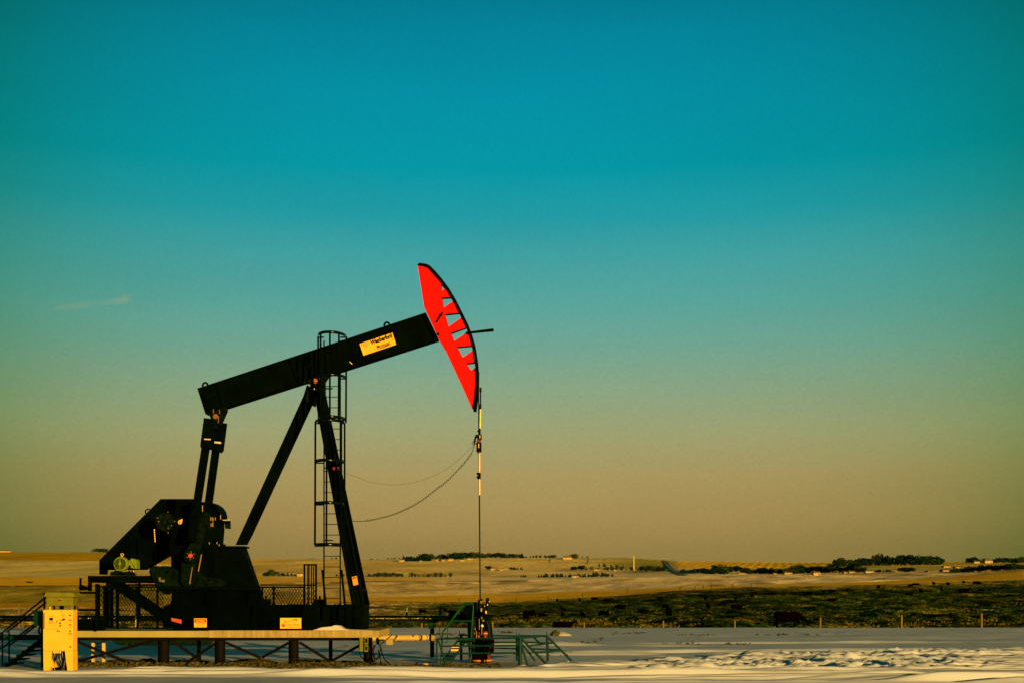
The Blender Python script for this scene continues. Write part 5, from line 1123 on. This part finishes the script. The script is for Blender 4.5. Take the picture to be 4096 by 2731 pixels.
row(['broad','dark'], 2204, 2222, 2232, 2232, 12, 16, 2, 'round tree left of the big ridge barn', 'trees left of ridge barn', 2270, 1.2)
row(['broad'], 2280, 2305, 2238, 2238, 18, 25, 3, 'round tree right of the big ridge barn', 'trees right of ridge barn', 2230, 1.2)
row(['tan'], 2310, 2355, 2228, 2228, 6, 9, 4, 'faint thin tree on the ridge before the small house', 'faint ridge trees', 2290, 1.3)
row(['broad','dark'], 1946, 1985, 2278, 2278, 5, 19, 4, 'tree beside the farmhouse on the middle slope', 'trees by middle farmhouse', None, 1.2)
row(['conifer','dark'], 2036, 2090, 2278, 2277, 8, 12, 7, 'dark bush right of the farmhouse on the middle slope', 'bushes by middle farmhouse', None, 1.2)
row(['conifer'], 2082, 2102, 2307, 2307, 7, 10, 4, 'small conifer of the short row left of the long conifer row', 'short conifer row', None, 1.2)
row(['conifer'], 2150, 2296, 2308, 2307, 9, 17, 22, 'conifer in the long row left of its small house', 'long conifer row, left part', None, 1.15)
row(['broad'], 2160, 2260, 2308, 2308, 13, 20, 4, 'bare tree standing among the long conifer row', 'bare trees in conifer row', None, .9)
row(['conifer','conifer','broad'], 2312, 2452, 2307, 2305, 9, 21, 20, 'conifer in the long row right of its small house', 'long conifer row, right part', None, 1.15)
row(['dark'], 2286, 2340, 2280, 2279, 15, 23, 6, 'big round bush at the left end of the hillside hedge', 'big bushes of hillside hedge', None, 1.3)
row(['broad','bare','tan'], 2342, 2560, 2279, 2280, 8, 17, 20, 'low tree in the hillside hedge left of the white pole', 'hillside hedge left of pole', None, 1.3)
row(['tan'], 2385, 2520, 2266, 2270, 10, 20, 12, 'thin bare tree standing above the hillside hedge', 'thin trees above hedge', None, .8)
row(['dark','broad','broad'], 2562, 2662, 2282, 2284, 12, 24, 14, 'tree in the hillside hedge between white pole and road', 'hedge between pole and road', None, 1.25)
row(['dark'], 2728, 2900, 2293, 2295, 17, 26, 22, 'dark tree in the dense belt just right of the road', 'dense belt right of road', None, 1.35, lambda f: .8+.35*f)
row(['broad','dark'], 2860, 2960, 2285, 2287, 24, 34, 9, 'tall round tree in the middle of the dense belt', 'tall trees of dense belt', None, 1.3)
row(['dark','broad'], 2960, 3180, 2294, 2294, 15, 28, 24, 'tree in the dense belt above the roadside houses', 'belt above roadside houses', None, 1.35)
row(['dark','broad'], 3150, 3460, 2292, 2287, 20, 38, 30, 'tree in the belt behind the right-hand houses', 'belt behind right-hand houses', None, 1.3)
row(['dark','broad','dark'], 3335, 3770, 2266, 2266, 24, 42, 38, 'tall tree of the dark wood on the right skyline', 'dark wood on right skyline', 1650, 1.35, lambda f: .75+.45*math.sin(f*3.0))
row(['conifer','dark'], 3485, 3550, 2288, 2287, 8, 15, 9, 'conifer in the short row below the dark wood', 'short row below dark wood', None, 1.2)
row(['dark'], 3594, 3662, 2287, 2286, 12, 22, 8, 'dark tree left of the gap below the skyline wood', 'dark trees at the gap', None, 1.3)
row(['dark','broad'], 3800, 4110, 2290, 2278, 18, 30, 28, 'tree in the lower dark belt at the right edge', 'lower belt at right edge', None, 1.4)
row(['dark','broad'], 3870, 4110, 2254, 2254, 16, 28, 20, 'tree in the upper skyline belt at the right edge', 'upper belt at right edge', 2000, 1.35)
# ------------------------------------------------------------------ houses
HN = 0
def house(px, py, wpx, hpx, label, kind='house', roofk=.45, dep=8, wall=None, depth=None, nwin=2):
    if depth: d = depth; p = Vector(((px-2048)*d/F, CY+d, float(land_z(px, d))))
    else: p, d = ground(px, py)
    wd = wpx*d/F; h = hpx*d/F; t = thing(kind, label, 'house' if kind == 'house' else kind, p); hw2 = h*(1-roofk)
    MB().box(p.x-wd/2, p.x+wd/2, p.y-dep/2, p.y+dep/2, p.z-1, p.z+hw2).build('wall', wall or HSE, t)
    e = .5; m = MB(); a = (p.x-wd/2-e, p.x+wd/2+e, p.y-dep/2-e, p.y+dep/2+e)
    m.add([(a[0],a[2],p.z+hw2),(a[1],a[2],p.z+hw2),(a[1],a[3],p.z+hw2),(a[0],a[3],p.z+hw2),(a[0]+wd*.12,p.y,p.z+h),(a[1]-wd*.12,p.y,p.z+h)], [(0,1,5,4),(2,3,4,5),(1,2,5),(3,0,4),(3,2,1,0)]); m.build('roof', HSR, t)
    for k in range(nwin):
        x = p.x-wd/2+wd*(k+.7)/(nwin+.4); MB().box(x-.6, x+.6, p.y-dep/2-.06, p.y-dep/2+.02, p.z+hw2*.35, p.z+hw2*.75).build('window', HSD, t)
    if kind == 'house':
        x = p.x+wd*.33; MB().box(x-.5, x+.5, p.y-dep/2-.08, p.y-dep/2+.02, p.z-.5, p.z+hw2*.6).build('door', HSR, t)
        MB().box(p.x-wd*.2-.4, p.x-wd*.2+.4, p.y-.4, p.y+.4, p.z+h*.8, p.z+h*1.12).build('chimney', HSR, t)
house(1200, 2303, 22, 14, 'cream barn with shallow roof right of the dark farm grove', 'barn', .3, nwin=1)
house(1184, 2303, 13, 8, 'low dark green shed touching the cream barn', 'shed', .2, wall=GRN, nwin=0)
house(1608, 2238, 20, 11, 'pale house at the left end of the dense ridge grove', depth=2130)
house(1684, 2234, 10, 6, 'small pale house peeking out of the dense ridge grove', depth=2120)
house(1755, 2238, 18, 9, 'leftmost house of the three right of the ridge grove', depth=2150)
house(1773, 2237, 12, 9, 'middle small house of the three right of the ridge grove', depth=2140)
house(1804, 2236, 20, 10, 'rightmost house of the three right of the ridge grove', depth=2160)
house(1851, 2234, 20, 7, 'low long house just right of the big dark ridge clump', depth=2130)
house(1881, 2231, 22, 8, 'pale block house on the ridge just left of the pump rod', depth=2200)
house(2077, 2228, 8, 5, 'tiny hut on the ridge right of the pump rod', depth=2200, nwin=0)
house(2270, 2236, 34, 15, 'big bright barn with sloping roof between round trees on the ridge', 'barn', .55, depth=2200)
house(2360, 2231, 8, 6, 'tiny bright house alone on the bare ridge', depth=2280, nwin=1)
house(1980, 2279, 34, 11, 'long farmhouse with dark roof on the middle slope right of the rod')
house(2008, 2280, 14, 9, 'small gabled annex beside the long farmhouse')
house(2026, 2276, 22, 8, 'low pale building right of the farmhouse annex')
house(2301, 2309, 26, 12, 'small house standing in the long conifer row')
house(2387, 2280, 24, 7, 'low trailer in the hillside hedge left of the white pole')
house(2461, 2281, 14, 6, 'tiny trailer in the hillside hedge close to the white pole', nwin=1)
house(2897, 2288, 24, 13, 'bright house half inside the dense belt right of the road')
house(2966, 2294, 28, 6, 'long low house below the dense belt')
house(3044, 2294, 8, 5, 'small hut below the belt, left of the pale hut', nwin=0)
house(3098, 2295, 13, 6, 'small pale hut below the belt', nwin=1)
house(3150, 2295, 30, 10, 'wide yellow house below the belt near the right slope')
house(3263, 2297, 26, 14, 'brownish two-storey house below the belt', wall=mat('brown_wall', (.55,.32,.10)))
house(3378, 2291, 12, 8, 'small house left of the yellow pair below the dark wood', nwin=1)
house(3403, 2290, 22, 9, 'yellow house below the left end of the dark wood')
house(3473, 2289, 30, 10, 'grey roofed house below the dark wood', wall=mat('grey_wall', (.4,.38,.16)))
house(3572, 2287, 40, 12, 'long bright roofed house between conifers below the dark wood')
house(3718, 2289, 26, 9, 'pale house at the gap below the dark wood')
house(3782, 2288, 34, 15, 'reddish brown building right of the gap', wall=mat('red_brown_wall', (.42,.22,.08)))
house(3784, 2268, 26, 8, 'bright long house above the reddish building')
house(3826, 2271, 18, 8, 'small yellow house right of the bright long house')
house(3905, 2246, 22, 10, 'pale roof among the upper skyline trees', depth=1990)
house(3952, 2248, 30, 17, 'large dark roofed house on the right skyline', depth=1990)
house(4043, 2271, 14, 9, 'small house in the lower belt near the right edge', nwin=1)
house(3612, 2230, 22, 10, 'pale roof rising behind the dark skyline wood', depth=2100)
house(10, 2208, 62, 8, 'long pale house cut by the left edge of the skyline', depth=2280, nwin=4)
p, d = ground(2535, 2284)
one(MB().tube([p, p+Vector((0,0,62*d/F))], [.75,.5], 10), 'tower_pole', WHT, 'tall thin white mast rising above the hillside hedge', 'mast')
for px, yt, yb in ((2197,2226,2246),(2348,2235,2256)):
    p, d = ground(px, yb); one(MB().bar(p, p+Vector((2.0,0,(yb-yt)*d/F)), 1.6).bar(p+Vector((-3,0,(yb-yt)*d/F*.3)), p+Vector((2,0,(yb-yt)*d/F*.5)), .8), 'utility_pole', BRK, 'dark leaning utility pole '+('below the ridge left of the big barn' if px == 2197 else 'below the tiny ridge house'), 'pole')
# ------------------------------------------------------------------ thin vapour trail, high and far
def trail():
    m = bpy.data.materials.new('vapour'); m.use_nodes = True; t = m.node_tree; n = t.nodes; l = t.links; n.clear()
    o = n.new('ShaderNodeOutputMaterial'); vo = n.new('ShaderNodeVolumePrincipled'); vo.inputs['Color'].default_value = (1,.95,.9,1)
    tcn = n.new('ShaderNodeTexCoord'); no = n.new('ShaderNodeTexNoise'); no.inputs['Scale'].default_value = .006; no.inputs['Detail'].default_value = 4; l.new(tcn.outputs['Object'], no.inputs[0])
    r = n.new('ShaderNodeMapRange'); l.new(no.outputs[0], r.inputs[0]); r.inputs[1].default_value = .38; r.inputs[2].default_value = .7; r.inputs[3].default_value = .0002; r.inputs[4].default_value = .0034; l.new(r.outputs[0], vo.inputs['Density']); l.new(vo.outputs[0], o.inputs['Volume']); return m
pts = [(165,1242),(215,1236),(270,1226),(320,1221),(370,1215),(420,1211),(465,1206),(505,1200),(522,1192),(530,1186)]
rr = [2, 16, 26, 30, 26, 24, 26, 32, 26, 4]
tr = MB().tube([W(x, y, 9000) for x, y in pts], [q*.9 for q in rr], 12).tube([W(x, y, 9000) for x, y in ((480,1181),(500,1183),(515,1190),(528,1196))], [3,16,16,3], 10)
tag(tr.build('cloud', trail(), None, W(340, 1215, 9000)), kind='structure')
